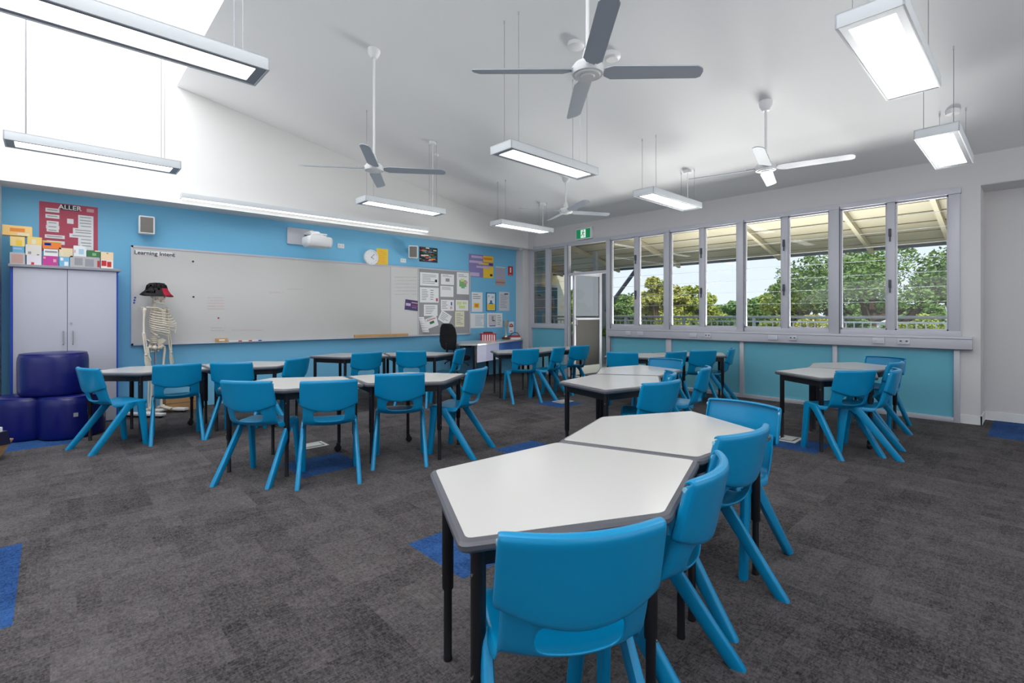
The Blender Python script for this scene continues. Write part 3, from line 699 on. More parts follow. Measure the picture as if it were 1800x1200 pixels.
paper('photo_poster', 'pale mauve landscape photo poster beside the red arrow sign', 'poster', (871, 468.5, 888, 502), YP, col('mauve_haze', (176, 172, 190)), [(0, 1, .68, 1, TN), (0, 1, .8, .88, col('mauve_dark', (150, 130, 140))), (0, 1, 0, .03, M_paper)])
paper('fire_sign', 'small red fire equipment sign at the blue wall right end', 'sign', (893, 467.5, 901.6, 484.5), YP, RD, [(.36, .64, .15, .68, M_paper), (.15, .85, .9, .93, M_paper)])
wg = 'papers taped on the blue wall by the desk'
paper('wall_sheet', 'white sheet with a golden sun drawing, leftmost above the desk', 'paper', (829, 513, 848, 548), YP, M_paper, [(.2, .7, .55, .8, YE), (.3, .6, .6, .75, OR_)]+lines(3, t0=.1, t1=.4), wg)
paper('wall_sheet', 'blue bordered yellow and white poster in the upper paper row', 'poster', (854, 513.5, 872, 547), YP, BL, [(.12, .88, .06, .94, M_paper), (.14, .86, .6, .92, YE), (.4, .6, .42, .6, BL), (.3, .7, .56, .62, BL), (.2, .35, .15, .25, SB), (.55, .75, .2, .3, SB)], wg)
paper('wall_sheet', 'pale grey printed sheet nearest the corner in the upper paper row', 'paper', (877, 512.5, 895.5, 546), YP, col('grey_paper', (206, 210, 220)), lines(9, seed=11)+[(.5, .85, .08, .14, K)], wg)
paper('wall_sheet', 'white and pale blue ruled sheet low above the popcorn box', 'paper', (827, 550.5, 853.5, 576), YP, M_paper, lines(8, .3, .95, mm=SB, h=.4, seed=12)+[(.88, .98, .05, .98, SB)], wg)
paper('wall_sheet', 'white drawing sheet with grey sketch low beside the trophy', 'paper', (856, 550, 883, 575), YP, M_paper, [(.1, .6, .1, .85, col('sketch_grey', (206, 204, 212))), (.3, .42, .2, .5, G_), (.34, .5, .5, .56, K), (.15, .55, .86, .92, CB)]+lines(6, .65, .95, seed=13), wg)
sg = thing('round_sign', 'white sign with a red half circle above the books on the desk', 'sign', (*([onY(898.5, 575, YP)[0]]), YP, onY(898.5, 575, YP)[1]))
MB().box((-.075, -.003, -.12), (.075, 0, .12)).build('backing', M_paper, sg, smooth=False)
m = MB(); m.add([(0, -.0045, 0)]+[(.062*cos(pi*k/14), -.0045, .01+.07*sin(pi*k/14)) for k in range(15)], [tuple([0, k, k+1]) for k in range(1, 15)]).box((-.04, -.0045, -.09), (.04, -.004, -.075)); m.build('red_arch', RD, sg, smooth=False)
m = MB(); m.box((-.03, -.0055, .03), (.03, -.005, .038)).box((-.02, -.0055, .045), (.02, -.005, .052)); m.build('lettering', M_paper, sg, smooth=False)
# clock
x, z = onY(651, 452.5, YB); ck = thing('wall_clock', 'round white wall clock above the whiteboard', 'clock', (x, YB, z))
MB().lathe([(.13, 0), (.135, -.02), (.13, -.045), (.115, -.05), (.112, -.035)], 36, axis='y').build('rim', M_white, ck)
MB().lathe([(.113, -.034), (.113, -.037)], 36, axis='y').build('dial', M_paper, ck)
m = MB()
for k in range(12): m.box((-.002, -.0385, .09), (.002, -.0375, .103), 0, Matrix.Rotation(k*pi/6, 4, 'Y'))
m.build('hour_marks', G_, ck, smooth=False)
for nm, an, ln in (('hour_hand', 2.1, .055), ('minute_hand', .75, .085)):
    MB().box((-.003, -.041, -.01), (.003, -.039, ln), 0, Matrix.Rotation(an, 4, 'Y')).build(nm, K, ck, smooth=False)
# speakers
def speaker(u, v, lab, rz, bracket):
    x, z = onY(u, v, 7.78); t = thing('wall_speaker', lab, 'speaker', (x, 7.80, z), rz, 'wall speakers')
    MB().box((-.085, -.07, -.115), (.085, .05, .115)).build('cabinet', M_white, t, bevel=.018)
    MB().box((-.066, -.076, -.095), (.066, -.069, .095)).build('grille', mat('speaker_grille', (128, 124, 118), .7, noise=.2, nscale=200), t, bevel=.002)
    MB().box((-.03, .045, -.03), (.03, .125, .03)).build('bracket', M_white if bracket else M_alud, t)
    return t
speaker(258, 396, 'white wall speaker left of the projector, above the board corner', radians(-4), False)
s2 = speaker(727, 443, 'white wall speaker right of the clock, turned beside the city poster', radians(-28), True)
# wall sockets
for u, v, lab in ((599, 432.3, 'white wall socket between the projector and the clock'), (708.5, 457.8, 'white wall socket under the second speaker')):
    x, z = onY(u, v, YB); t = thing('wall_socket', lab, 'socket', (x, YB, z), 0, 'sockets high on the blue wall')
    MB().box((-.057, -.01, -.037), (.057, 0, .037)).build('plate', M_white, t, bevel=.003); MB().box((-.035, -.013, -.008), (-.015, -.009, .012)).box((.015, -.013, -.008), (.035, -.009, .012)).build('switch', M_sock, t, smooth=False)
# projector
pj = thing('projector', 'white short throw projector mounted above the whiteboard', 'projector', (2.66, YB, 2.35))
MB().box((0, -.035, 0), (.40, 0, .255)).build('wall_plate', M_sock, pj, bevel=.006)
MB().box((.24, -.32, .14), (.38, -.035, .19)).box((.22, -.42, .13), (.46, -.30, .15)).build('arm', M_white, pj, bevel=.006)
bo = [(.11, -.56), (.14, -.60), (.24, -.63), (.34, -.63), (.45, -.60), (.49, -.55), (.49, -.33), (.46, -.30), (.13, -.30), (.11, -.33)]
L3 = lambda s_, z: [(.3+(x-.3)*s_, -.45+(y+.45)*s_, z) for x, y in bo]
MB().loft([L3(.86, -.07), L3(.95, -.05), L3(1, -.01), L3(1, .05), L3(.95, .075)]).build('projector_body', M_white, pj, angle=30)
MB().tube([(.2, -.42, .075), (.22, -.47, .115), (.32, -.47, .13), (.39, -.42, .11), (.40, -.39, .075)], .022, 8).box((.18, -.54, .074), (.4, -.36, .10)).build('mount_head', M_white, pj)
MB().tube([(.25, -.36, .08), (.2, -.2, .13), (.3, -.04, .15)], .008, 6).tube([(.5, -.38, .08), (.46, -.2, .12), (.36, -.04, .16)], .007, 6).build('cables', M_dark, pj)
# ------------------------------------------------------------------ cupboard and boxes
cb = thing('cupboard', 'tall pale grey two-door cupboard with blue edges', 'cupboard', (-.31, 7.50, 0))
CW, CD, CHH = .905, .41, 1.80
MB().box((.0, .02, .0), (CW, CD, 1.77)).build('carcass', M_cabedge, cb, smooth=False)
MB().box((-.015, -.03, 1.77), (CW+.02, CD, CHH)).build('top_panel', M_cabtop, cb, bevel=.003)
for k, (a, b) in enumerate(((.022, .452), (.456, CW-.018))):
    d_ = MB().box((a, -.0, .012), (b, .02, 1.765)).build('door', M_cab, cb, bevel=.002)
    hx = .42 if k == 0 else .50
    MB().tube([(hx, 0, .92), (hx, -.03, .93), (hx, -.03, 1.06), (hx, 0, 1.07)], .006, 8).build('handle', M_steel, d_)
    if k == 1: MB().lathe([(.012, 0), (.012, -.012)], 12, axis='y', c=(.485, 0, 1.16)).build('lock', M_steel, d_)
TB = [ # u0,v0,u1,v1, base, decoration, label
 (16.7, 443.5, 44.7, 463, 'SIL', 'silver box with a brown oval, bottom left of the pile'), (46.5, 449, 73.3, 463.5, 'WHR', 'white tissue box with a small red flower in the bottom row'),
 (74.3, 449.7, 102, 464.5, 'MAG', 'magenta tissue box in the bottom row'), (104, 451, 122, 465.5, 'BLU', 'blue and white tissue box right of the magenta one'),
 (122.7, 451, 175.5, 467.5, 'GRY', 'long grey tissue box with pale circles in the bottom row'), (177, 456.7, 199.3, 468.5, 'RFL', 'white tissue box with red flowers, bottom right'),
 (21.5, 432.5, 43, 443.5, 'SKY', 'small sky blue tissue box on the silver box'), (44.5, 430, 73.5, 449, 'WCU', 'white cube box in the second row'), (76.5, 437, 102.3, 449.7, 'WTX', 'white box with dark lettering band on the magenta box'),
 (103.5, 436, 128.5, 451, 'CRM', 'cream tissue box, second row left of the marble one'), (129, 432, 152.2, 451, 'MRB', 'white marble patterned tissue box in the second row'), (152.6, 440, 176.4, 452, 'GRN', 'dark green leafy tissue box in the second row'),
 (176.8, 443, 199.6, 456.7, 'CR2', 'plain cream box on the red flowered one'), (17.3, 415.5, 44.2, 432.5, 'PYE', 'pale yellow tissue box in the third row, leftmost'), (47.5, 415.5, 74, 430, 'FYE', 'yellow floral tissue box in the third row'),
 (74.8, 421, 108, 437, 'ORG', 'bright orange tissue box with a blue oval'), (3.5, 396.5, 57, 415.5, 'LOR', 'long pale orange tissue box on top of the pile')]
TBC = {'SIL': ((190, 188, 190), [(.1, .85, .15, .9, TN)]), 'WHR': ((232, 224, 232), [(.3, .5, .7, .95, RD)]), 'MAG': ((196, 60, 150), [(.05, .2, .1, .3, PK), (.7, .9, .3, .6, PK)]), 'BLU': ((120, 186, 220), [(.1, .4, .1, .4, M_paper), (.5, .9, .5, .9, M_paper)]),
       'GRY': ((186, 182, 184), [(.15, .42, .15, .8, G_), (.5, .8, .2, .9, M_cabtop), (.92, 1, .3, .9, RD)]), 'RFL': ((240, 232, 226), [(.05, .45, .1, .7, RD), (.5, .85, .2, .8, RD)]), 'SKY': ((110, 176, 216), [(.1, .8, .3, .5, SB)]),
       'WCU': ((226, 222, 214), [(.15, .35, .65, .88, G_), (.7, .85, .88, .95, K)]), 'WTX': ((238, 236, 232), [(.08, .95, .3, .55, G_), (.02, .98, .0, .06, DP)]), 'CRM': ((232, 214, 176), [(.15, .3, .5, .9, CR)]), 'MRB': ((232, 236, 238), [(.05, .15, .4, .7, PK), (.4, .8, .3, .8, SB)]),
       'GRN': ((58, 118, 74), [(.4, .7, .4, .8, GN), (.6, 1, 0, .15, CR)]), 'CR2': ((240, 214, 176), [(.45, .6, .12, .2, K)]), 'PYE': ((244, 216, 140), [(.4, .8, .4, .9, YE)]), 'FYE': ((244, 210, 120), [(.3, .6, .3, .9, CR)]), 'ORG': ((240, 130, 50), [(.08, .45, .25, .6, CB), (.12, .4, .35, .5, M_paper), (0, 1, 0, .12, LG)]), 'LOR': ((246, 204, 130), [(.25, .75, .25, .6, OR_), (.5, .9, .7, .95, CR)])}
def zrow(v): return onY(60, v, 7.53)[1]
ztop = {}
for k, (u0, v0, u1, v1, key, lab) in enumerate(TB):
    YF_ = 7.545
    x0 = onY(u0, v0, YF_)[0]+.002; x1 = onY(u1, v0, YF_)[0]-.002
    um = (u0+u1)/2; z1 = onY(um, v0, YF_)[1]; z0 = onY(um, v1, YF_)[1]
    # rest on the cupboard top or on whatever is below
    base = 1.80
    for (a, b, zt) in ztop.values():
        if min(b, x1)-max(a, x0) > .03 and zt < z1-.03: base = max(base, zt)
    z0 = base+.0005; z1 = max(z1, z0+.05)
    if k in (14, 15): z1 = z0+.085
    ztop[k] = (x0, x1, z1)
    rgb, dec = TBC[key]; ms = [mat('box_'+key, rgb, .5)]; m = MB(); m.box((x0, YF_, z0), (x1, YF_+.12, z1))
    for (a, b, c_, d_, mm) in dec:
        if mm not in ms: ms.append(mm)
        m.box((x0+(x1-x0)*a, YF_-.0008, z1-(z1-z0)*d_), (x0+(x1-x0)*b, YF_+.001, z1-(z1-z0)*c_), ms.index(mm))
    tag(m.build('tissue_box', ms, None, smooth=False), lab+' on the cupboard', 'box', 'boxes piled on the cupboard')
# ------------------------------------------------------------------ ottomans
def ottoman(x, y, z, rz, lab, R=.275, h=.43):
    t = thing('ottoman', lab, 'ottoman', (x, y, z), rz, 'navy vinyl ottomans')
    rings = []; N = 48
    for (s_, zz) in ((.90, .0), (.965, .012), (.99, .035), (1, .12), (1, h-.09), (.985, h-.04), (.95, h-.013), (.89, h)):
        rings.append([(s_*R*(1+.03*cos(3*2*pi*k/N))*cos(2*pi*k/N), s_*R*(1+.03*cos(3*2*pi*k/N))*sin(2*pi*k/N), zz) for k in range(N)])
    MB().loft(rings).build('cushion', M_vinyl, t, angle=50)
    MB().tube([(.94*R*(1+.03*cos(6*pi*k/48))*cos(2*pi*k/48), .94*R*(1+.03*cos(6*pi*k/48))*sin(2*pi*k/48), h-.008) for k in range(49)], .005, 5).build('piping', M_vinyl, t)
    return t
ottoman(-.16, 7.12, 0, .3, 'navy vinyl ottoman on the floor, left one under the top ottoman', .27)
o = ottoman(.16, 6.92, 0, 2.2, 'navy vinyl ottoman on the floor, right one with a small white tag', .275)
MB().box((-.018, -.003, -.02), (.018, .0, .02)).build('white_tag', G_, o, smooth=False)
tg = o.children[-1]; tg.matrix_parent_inverse = Matrix.Identity(4)
aa = radians(-90+6); tg.location = (.292*cos(aa-2.2), .292*sin(aa-2.2), .25); tg.rotation_euler = (0, 0, aa-2.2+pi/2)
ottoman(.04, 7.06, .431, 1.1, 'navy vinyl ottoman stacked on top of the two others', .28)
# ------------------------------------------------------------------ teaching skeleton
sk = thing('teaching_skeleton', 'life-size ivory teaching skeleton on a white stand before the whiteboard', 'skeleton', (.985, 7.62, 0), radians(-50))
# local frame: +x forward (faces the room), +y its left, z up
MB().box((-.26, -.22, .025), (.26, -.14, .055)).box((-.26, .14, .025), (.26, .22, .055)).box((-.05, -.2, .03), (.05, .2, .06)).build('stand_base', M_white, sk, bevel=.006)
for a, b in ((-.22, -.18), (.22, -.18), (-.22, .18), (.22, .18)):
    MB().lathe([(.024, -.01), (.026, 0), (.024, .01)], 14, axis='y', c=(a, b, .026)).build('castor', M_dark, sk)
MB().tube([(-.02, 0, .05), (-.02, 0, .90)], .012, 10).build('pole', M_steel, sk)
m = MB(); m.ell((.005, 0, 1.535), (.095, .072, .088), 18, 12).ell((.062, 0, 1.48), (.042, .05, .045), 12, 8).tube([(.095, 0, 1.50), (.108, 0, 1.485)], .01)
for sy in (-1, 1):
    m.tube([(.02, sy*.066, 1.485), (.085, sy*.045, 1.49)], .009, 6)
m.build('skull', M_bone, sk)
m = MB()
for sy in (-1, 1): m.ell((.088, sy*.03, 1.508), (.018, .018, .016), 10, 6)
m.tube([(.104, 0, 1.475), (.106, 0, 1.488)], .008, 6); m.build('eye_sockets', M_dark, sk)
m = MB(); m.tube([(.005, -.052, 1.475), (.01, -.05, 1.43), (.06, -.035, 1.408), (.095, 0, 1.402), (.06, .035, 1.408), (.01, .05, 1.43), (.005, .052, 1.475)], .0115, 7)
m.box((.085, -.022, 1.416), (.1, .022, 1.442)); m.build('jaw', M_bone, sk)
m = MB()
for k in range(23):
    z = 1.44-k*.0245; xo = -.02-.03*sin((1.44-z)*5.2)
    r_ = .017+.0008*k
    m.lathe([(r_, 0), (r_*.85, .009), (r_, .018)], 12, c=(xo, 0, z))
    m.tube([(xo-.01, 0, z+.008), (xo-.045, 0, z-.004)], .005, 5).tube([(xo-.008, -.03-.0006*k, z+.008), (xo-.008, .03+.0006*k, z+.008)], .0045, 5)
m.build('spine', M_bone, sk)
m = MB(); RH = [.055, .085, .105, .118, .126, .130, .132, .132, .128, .12, .10, .075]
for k in range(12):
    z = 1.345-k*.0265; wy = RH[k]; dp = .05+.055*min(1, k/5); xb = -.045
    for sy in (-1, 1):
        pts = []
        end = 1.0 if k < 7 else (.92 if k < 10 else .55)
        for i in range(11):
            a = end*pi*i/10
            pts.append((xb+(1-cos(a))*(dp+.03)*.98, sy*wy*sin(a)**.8 if i else sy*.015, z-.075*(i/10)*min(1, .5+k/8)))
        m.tube(pts, .0062, 6, flat=.75)
m.box((.095, -.018, 1.13), (.106, .018, 1.31)).box((.085, -.028, 1.29), (.1, .028, 1.325)); m.build('rib_cage', M_bone, sk)
for sy in (-1, 1):
    MB().tube([(.09, sy*.02, 1.325), (.075, sy*.08, 1.345), (.0, sy*.155, 1.35)], .0085, 7).build('collarbone', M_bone, sk)
    MB().loft([[(-.085, sy*.045, 1.33), (-.07, sy*.15, 1.345), (-.04, sy*.165, 1.315), (-.08, sy*.10, 1.19)], [(-.093, sy*.045, 1.33), (-.078, sy*.15, 1.352), (-.048, sy*.170, 1.325), (-.088, sy*.10, 1.19)]]).tube([(-.085, sy*.05, 1.315), (-.02, sy*.172, 1.345)], .007, 6).build('shoulder_blade', M_bone, sk)
    a = MB(); a.ell((-.005, sy*.172, 1.318), (.022, .022, .022)).tube([(-.005, sy*.176, 1.315), (-.005, sy*.185, 1.2), (0, sy*.19, 1.045), (0, sy*.19, 1.025)], [.016, .0105, .012, .021], 8)
    a.tube([(.0, sy*.178, 1.02), (.015, sy*.172, .9), (.03, sy*.178, .79)], [.013, .008, .012], 7).tube([(.0, sy*.200, 1.02), (.018, sy*.205, .9), (.03, sy*.198, .79)], [.011, .0075, .010], 7)
    a.build('arm', M_bone, sk)
    h = MB(); h.ell((.03, sy*.188, .768), (.017, .024, .02), 10, 6)
    for f in range(4):
        y0 = sy*(.172+.011*f); ln = (.085, .097, .092, .075)[f]
        h.tube([(.03, y0, .755), (.033, y0+(f-1.5)*.003*sy, .70), (.04, y0+(f-1.5)*.004*sy, .70-ln*.5), (.05, y0+(f-1.5)*.004*sy, .70-ln)], [.006, .0052, .005, .0035], 6)
    h.tube([(.038, sy*.172, .762), (.06, sy*.160, .725), (.068, sy*.156, .69)], [.006, .0055, .004], 6)
    h.build('hand', M_bone, sk)
    g = MB(); g.loft([[(-.07, sy*.03, .93), (-.02, sy*.115, .955), (.02, sy*.12, .93), (.0, sy*.10, .90), (-.03, sy*.06, .86)], [(-.08, sy*.03, .925), (-.035, sy*.125, .955), (.015, sy*.132, .93), (.0, sy*.115, .895), (-.03, sy*.075, .855)]]).ell((.01, sy*.04, .845), (.03, .03, .03), 10, 6).tube([(.02, 0, .835), (.015, sy*.045, .85), (-.02, sy*.07, .83), (-.04, sy*.05, .79), (-.005, sy*.03, .80)], .011, 7)
    g.build('hip_bone', M_bone, sk)
    l_ = MB(); l_.ell((-.01, sy*.09, .855), (.024, .024, .024)).tube([(-.01, sy*.09, .855), (-.01, sy*.125, .845), (-.005, sy*.125, .80), (0, sy*.10, .62), (0, sy*.085, .475), (0, sy*.085, .45)], [.014, .018, .016, .0125, .017, .026], 8)
    l_.ell((.033, sy*.085, .468), (.01, .018, .02), 8, 6)
    l_.tube([(0, sy*.078, .45), (0, sy*.076, .42), (-.005, sy*.078, .25), (-.01, sy*.08, .10)], [.026, .016, .012, .016], 8).tube([(-.015, sy*.104, .43), (-.022, sy*.105, .25), (-.02, sy*.098, .10)], [.008, .006, .009], 6)
    l_.build('leg', M_bone, sk)
    f_ = MB(); f_.ell((-.045, sy*.085, .075), (.028, .02, .02), 10, 6).ell((.0, sy*.085, .09), (.04, .026, .022), 10, 6)
    for q in range(5): f_.tube([(.01, sy*(.066+.011*q), .085), (.09, sy*(.055+.017*q), .066), (.135-.008*q, sy*(.052+.019*q), .063)], [.009, .006, .005], 6)
    f_.build('foot', M_bone, sk)
m = MB(); m.loft([[(-.06, -.045, .93), (-.03, 0, .94), (-.06, .045, .93), (-.09, 0, .92)], [(-.075, -.025, .86), (-.06, 0, .86), (-.075, .025, .86), (-.095, 0, .86)], [(-.075, -.008, .80), (-.07, 0, .80), (-.075, .008, .80), (-.08, 0, .80)]]); m.build('sacrum', M_bone, sk)
# hat resting on the skull
ht = thing('floppy_hat', 'black school hat with a red brim on the skeleton', 'hat', (.985, 7.62, 1.535), radians(-50))
N = 32; rg = []
for (r0, z, drp) in ((.165, -.028, .02), (.135, .002, .012), (.110, .03, 0), (.108, .055, 0), (.098, .095, 0), (.075, .115, 0), (.03, .122, 0)):
    rg.append([(r0*1.12*cos(2*pi*k/N), r0*sin(2*pi*k/N), z-drp*abs(sin(2*pi*k/N))**2-(.015*(cos(2*pi*k/N)) if r0 > .12 else 0)) for k in range(N)])
vs = [p for r in rg for p in r]; mcr = MB(); mbr = MB()
for i in range(len(rg)-1):
    for k in range(N):
        f = (i*N+k, i*N+(k+1) % N, (i+1)*N+(k+1) % N, (i+1)*N+k)
        front = cos(2*pi*(k+.5)/N-.5) > .55
        if i < 3: mbr.add([vs[q] for q in f], [(0, 1, 2, 3)], 1 if front else 0)
        else: mcr.add([vs[q] for q in f], [(0, 1, 2, 3)])
mcr.add(rg[-1], [tuple(range(N))])
M_hatb = mat('hat_black', (34, 30, 30), .85, noise=.1, nscale=20); M_hatr = mat('hat_red', (176, 20, 50), .8)
for bmb, nm, ms in ((mbr, 'brim', [M_hatb, M_hatr]), (mcr, 'crown', [M_hatb])):
    o = bmb.build(nm, ms, ht, angle=80)
    bm = bmesh.new(); bm.from_mesh(o.data); bmesh.ops.remove_doubles(bm, verts=bm.verts, dist=.0005); bm.to_mesh(o.data); bm.free()
    md = o.modifiers.new('t', 'SOLIDIFY'); md.thickness = .004; bake(o)
# cardboard box behind the skeleton
bxx = thing('cardboard_box', 'brown cardboard box on the floor beside the skeleton stand', 'box', (1.09, 7.68, 0), radians(2))
MB().box((0, 0, 0), (.36, .2, .21)).build('carton', M_card, bxx, bevel=.002); MB().box((.0, -.0006, .1), (.36, .0, .112)).build('seam', mat('card_dark', (130, 98, 62), .9), bxx, smooth=False)
# paper bag leaning at the left edge
bg_ = thing('carton_bag', 'tan cardboard carton with a navy band at the left image edge', 'box', (-.50, 6.12, 0), radians(35))
MB().loft([[(-.12, -.13, 0), (.14, -.10, 0), (.14, .10, 0), (-.12, .13, 0)], [(-.16, -.15, .16), (.24, -.13, .17), (.24, .13, .17), (-.16, .15, .16)]]).build('carton', M_card, bg_, bevel=.004)
MB().loft([[(-.16, -.152, .14), (.215, -.132, .13), (.215, .132, .13), (-.16, .152, .14)], [(-.17, -.155, .21), (.19, -.135, .25), (.19, .135, .25), (-.17, .155, .21)]]).build('navy_band', mat('navy_card', (24, 24, 60), .6), bg_, smooth=False)
MB().box((-.12, -.11, .22), (.17, .11, .285)).build('white_lid', M_paper, bg_, bevel=.004)
# ------------------------------------------------------------------ teacher desk and what stands on it
dk = thing('teacher_desk', 'curved white teacher desk with a reflection painted pale to blue on its front panel', 'desk', (0, 0, 0))
dt = [(5.30, 7.40), (5.48, 7.68), (5.9, 7.86), (7.50, 7.86), (7.50, 7.64), (7.0, 7.40), (6.4, 7.14), (5.85, 6.90), (5.5, 6.80), (5.30, 6.98)]
dt2 = rounded(dt, .05, 3)
MB().loft([[(x, y, .715) for x, y in dt2], [(x, y, .742) for x, y in dt2]]).build('desk_top', M_lam, dk, smooth=False)
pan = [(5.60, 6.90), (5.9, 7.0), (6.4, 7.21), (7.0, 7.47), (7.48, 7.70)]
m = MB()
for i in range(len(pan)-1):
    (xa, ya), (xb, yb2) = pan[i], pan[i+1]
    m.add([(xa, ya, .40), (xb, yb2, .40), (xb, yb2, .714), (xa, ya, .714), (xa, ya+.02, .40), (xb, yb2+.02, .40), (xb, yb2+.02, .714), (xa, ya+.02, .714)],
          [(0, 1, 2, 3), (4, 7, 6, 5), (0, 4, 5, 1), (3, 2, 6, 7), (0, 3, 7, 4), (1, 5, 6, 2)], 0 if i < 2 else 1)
m.build('front_panel', [mat('panel_reflection_pale', (196, 198, 232), .4), mat('panel_reflection_blue', (74, 118, 206), .4)], dk, smooth=False)  # reflection gradient of the glossy panel painted as two flat colours
for x, y in ((5.56, 6.93), (6.55, 7.74), (7.42, 7.72), (5.62, 7.6)):
    MB().lathe([(.028, 0), (.028, .714)], 14, c=(x, y, 0)).build('leg', M_black, dk)
MB().box((5.32, 7.0, .675), (5.56, 7.03, .714)).build('frame', M_black, dk, smooth=False)
x, y = 6.50, 7.62
pc = thing('popcorn_box', 'red and white striped box on the teacher desk', 'box', (6.50, 7.66, .7425), radians(-33))
m = MB(); n_ = 13
for k in range(n_): m.box((-.15+.3*k/n_, -.09, 0), (-.15+.3*(k+1)/n_, .09, .12), k % 2)
m.build('striped_body', [M_red, M_paper], pc, smooth=False)
MB().box((-.16, -.1, .12), (.16, .1, .138)).box((-.10, -.06, .138), (.1, .06, .158)).build('lid', M_red, pc, bevel=.004)
MB().box((-.09, -.065, .158), (.09, .05, .17)).build('dark_contents', M_dark, pc, smooth=False)
tp = thing('trophy', 'slim silver trophy cup standing on the teacher desk', 'trophy', (7.05, 7.72, .7425))
MB().box((-.07, -.05, 0), (.07, .05, .05)).build('plinth', mat('trophy_brown', (96, 60, 50), .4), tp, bevel=.004)
MB().lathe([(.045, .05), (.04, .075), (.018, .095), (.014, .18), (.018, .21), (.03, .26), (.042, .36), (.046, .40), (.04, .40), (.03, .3)], 20).build('cup', mat('trophy_silver', (206, 206, 186), .2, metal=.6), tp)
for s_ in (-1, 1): MB().tube([(s_*.045, 0, .38), (s_*.075, 0, .39), (s_*.07, 0, .31), (s_*.03, 0, .27)], .005, 6).build('handle', M_alud, tp)
bk = thing('book_pile', 'red topped basket of books at the desk end by the column', 'books', (7.33, 7.74, .7425), radians(-30))
MB().box((-.11, -.07, 0), (.11, .07, .035)).build('white_book', M_paper, bk, smooth=False); MB().box((-.12, -.075, .035), (.10, .07, .075)).build('red_book', M_red, bk, smooth=False)
MB().tube([(-.1, 0, .075), (-.06, 0, .125), (0, 0, .14), (.06, 0, .125), (.09, 0, .075)], .008, 6).build('handle', K, bk)
# office chair
oc = thing('office_chair', 'black fabric office chair behind the teacher desk', 'office chair', (5.42, 7.28, 0), radians(12))
rr_ = []
for (s_, z, x) in ((.55, .63, -.2), (.85, .68, -.215), (1, .78, -.225), (1, .90, -.22), (.88, 1.02, -.235), (.6, 1.09, -.255), (.3, 1.105, -.26)):
    rr_.append([(x+.035*cos(2*pi*k/16), s_*.205*sin(2*pi*k/16), z) for k in range(16)])
MB().loft(rr_).build('backrest', M_fabric, oc, angle=50)
bo2 = [(.24*cos(2*pi*k/24)**1 if True else 0, .235*sin(2*pi*k/24)) for k in range(24)]
MB().loft([[(x*.85+.03, y*.85, .43) for x, y in bo2], [(x+.03, y, .455) for x, y in bo2], [(x+.03, y, .485) for x, y in bo2], [(x*.9+.03, y*.9, .51) for x, y in bo2]]).build('seat', M_fabric, oc, angle=50)
MB().tube([(.02, 0, .1), (.02, 0, .43)], .022, 12).tube([(-.1, 0, .42), (-.24, 0, .46), (-.26, 0, .75)], .02, 8).build('column', M_black, oc)
for s_ in (-1, 1): MB().tube([(.0, s_*.12, .43), (.0, s_*.25, .38), (.01, s_*.29, .35)], [.008, .009, .014], 8).build('lever', M_black, oc)
for k in range(5):
    a = 2*pi*k/5; b_ = MB().tube([(.02, 0, .10), (.02+.27*cos(a), .27*sin(a), .07)], [.02, .014], 8).build('base_arm', M_black, oc)
    MB().lathe([(.025, -.015), (.028, 0), (.025, .015)], 12, axis='y', c=(.02+.27*cos(a), .27*sin(a), .029)).build('castor', M_black, b_)
# floor boxes
for (x, y, lab) in ((1.83, 4.76, 'steel floor outlet box under the middle left tables'), (5.44, 1.73, 'white floor outlet box under the right-hand tables'), (5.43, 4.72, 'small steel floor outlet box before the glass door tables')):
    t = thing('floor_outlet', lab, 'floor outlet', (x, y, 0), radians(0), 'floor outlet boxes')
    MB().box((-.13, -.1, .0), (.13, .1, .008)).build('frame', mat('floorbox_frame', (206, 204, 196), .4, metal=.2), t, bevel=.002)
    MB().box((-.1, -.07, .008), (.1, .07, .0095)).build('recess', M_alud, t, smooth=False); MB().box((-.085, -.055, .009), (.085, .055, .0115)).build('lid', mat('floorbox_lid', (196, 196, 192), .4), t, smooth=False)
# ------------------------------------------------------------------ balcony
struct(MB().box((XW+.15, .62, -.12), (10.9, 14, -.01)).build('floor_balcony', mat('deck_concrete', (150, 145, 138), .8, noise=.06, nscale=4), smooth=False))
M_soff = mat('cream_sheet', (158, 149, 122), .6, noise=.02)
m = MB(); n_ = 60; y0, y1 = -3.0, 16.0
def rz(x): return CZ0+CSL*(XW-x)
rings = []
m.add([(XW+.1, y0, rz(XW+.1)), (10.65, y0, rz(10.65)), (10.65, y1, rz(10.65)), (XW+.1, y1, rz(XW+.1)), (XW+.1, y0, rz(XW+.1)+.04), (10.65, y0, rz(10.65)+.04), (10.65, y1, rz(10.65)+.04), (XW+.1, y1, rz(XW+.1)+.04)],
      [(0, 1, 2, 3), (4, 5, 6, 7), (0, 1, 5, 4), (1, 2, 6, 5), (2, 3, 7, 6), (3, 0, 4, 7)])
rf = thing('balcony_roof', 'cream sheeted balcony roof outside the windows', 'roof')
m.build('sheeting', M_soff, rf, smooth=False)
m = MB()
x = XW+.35
while x < 10.6: m.box((x, y0, rz(x)-.012), (x+.03, y1, rz(x))); x += .38
m.build('sheet_joint', mat('joint_tan', (126, 117, 92), .6), rf, smooth=False)
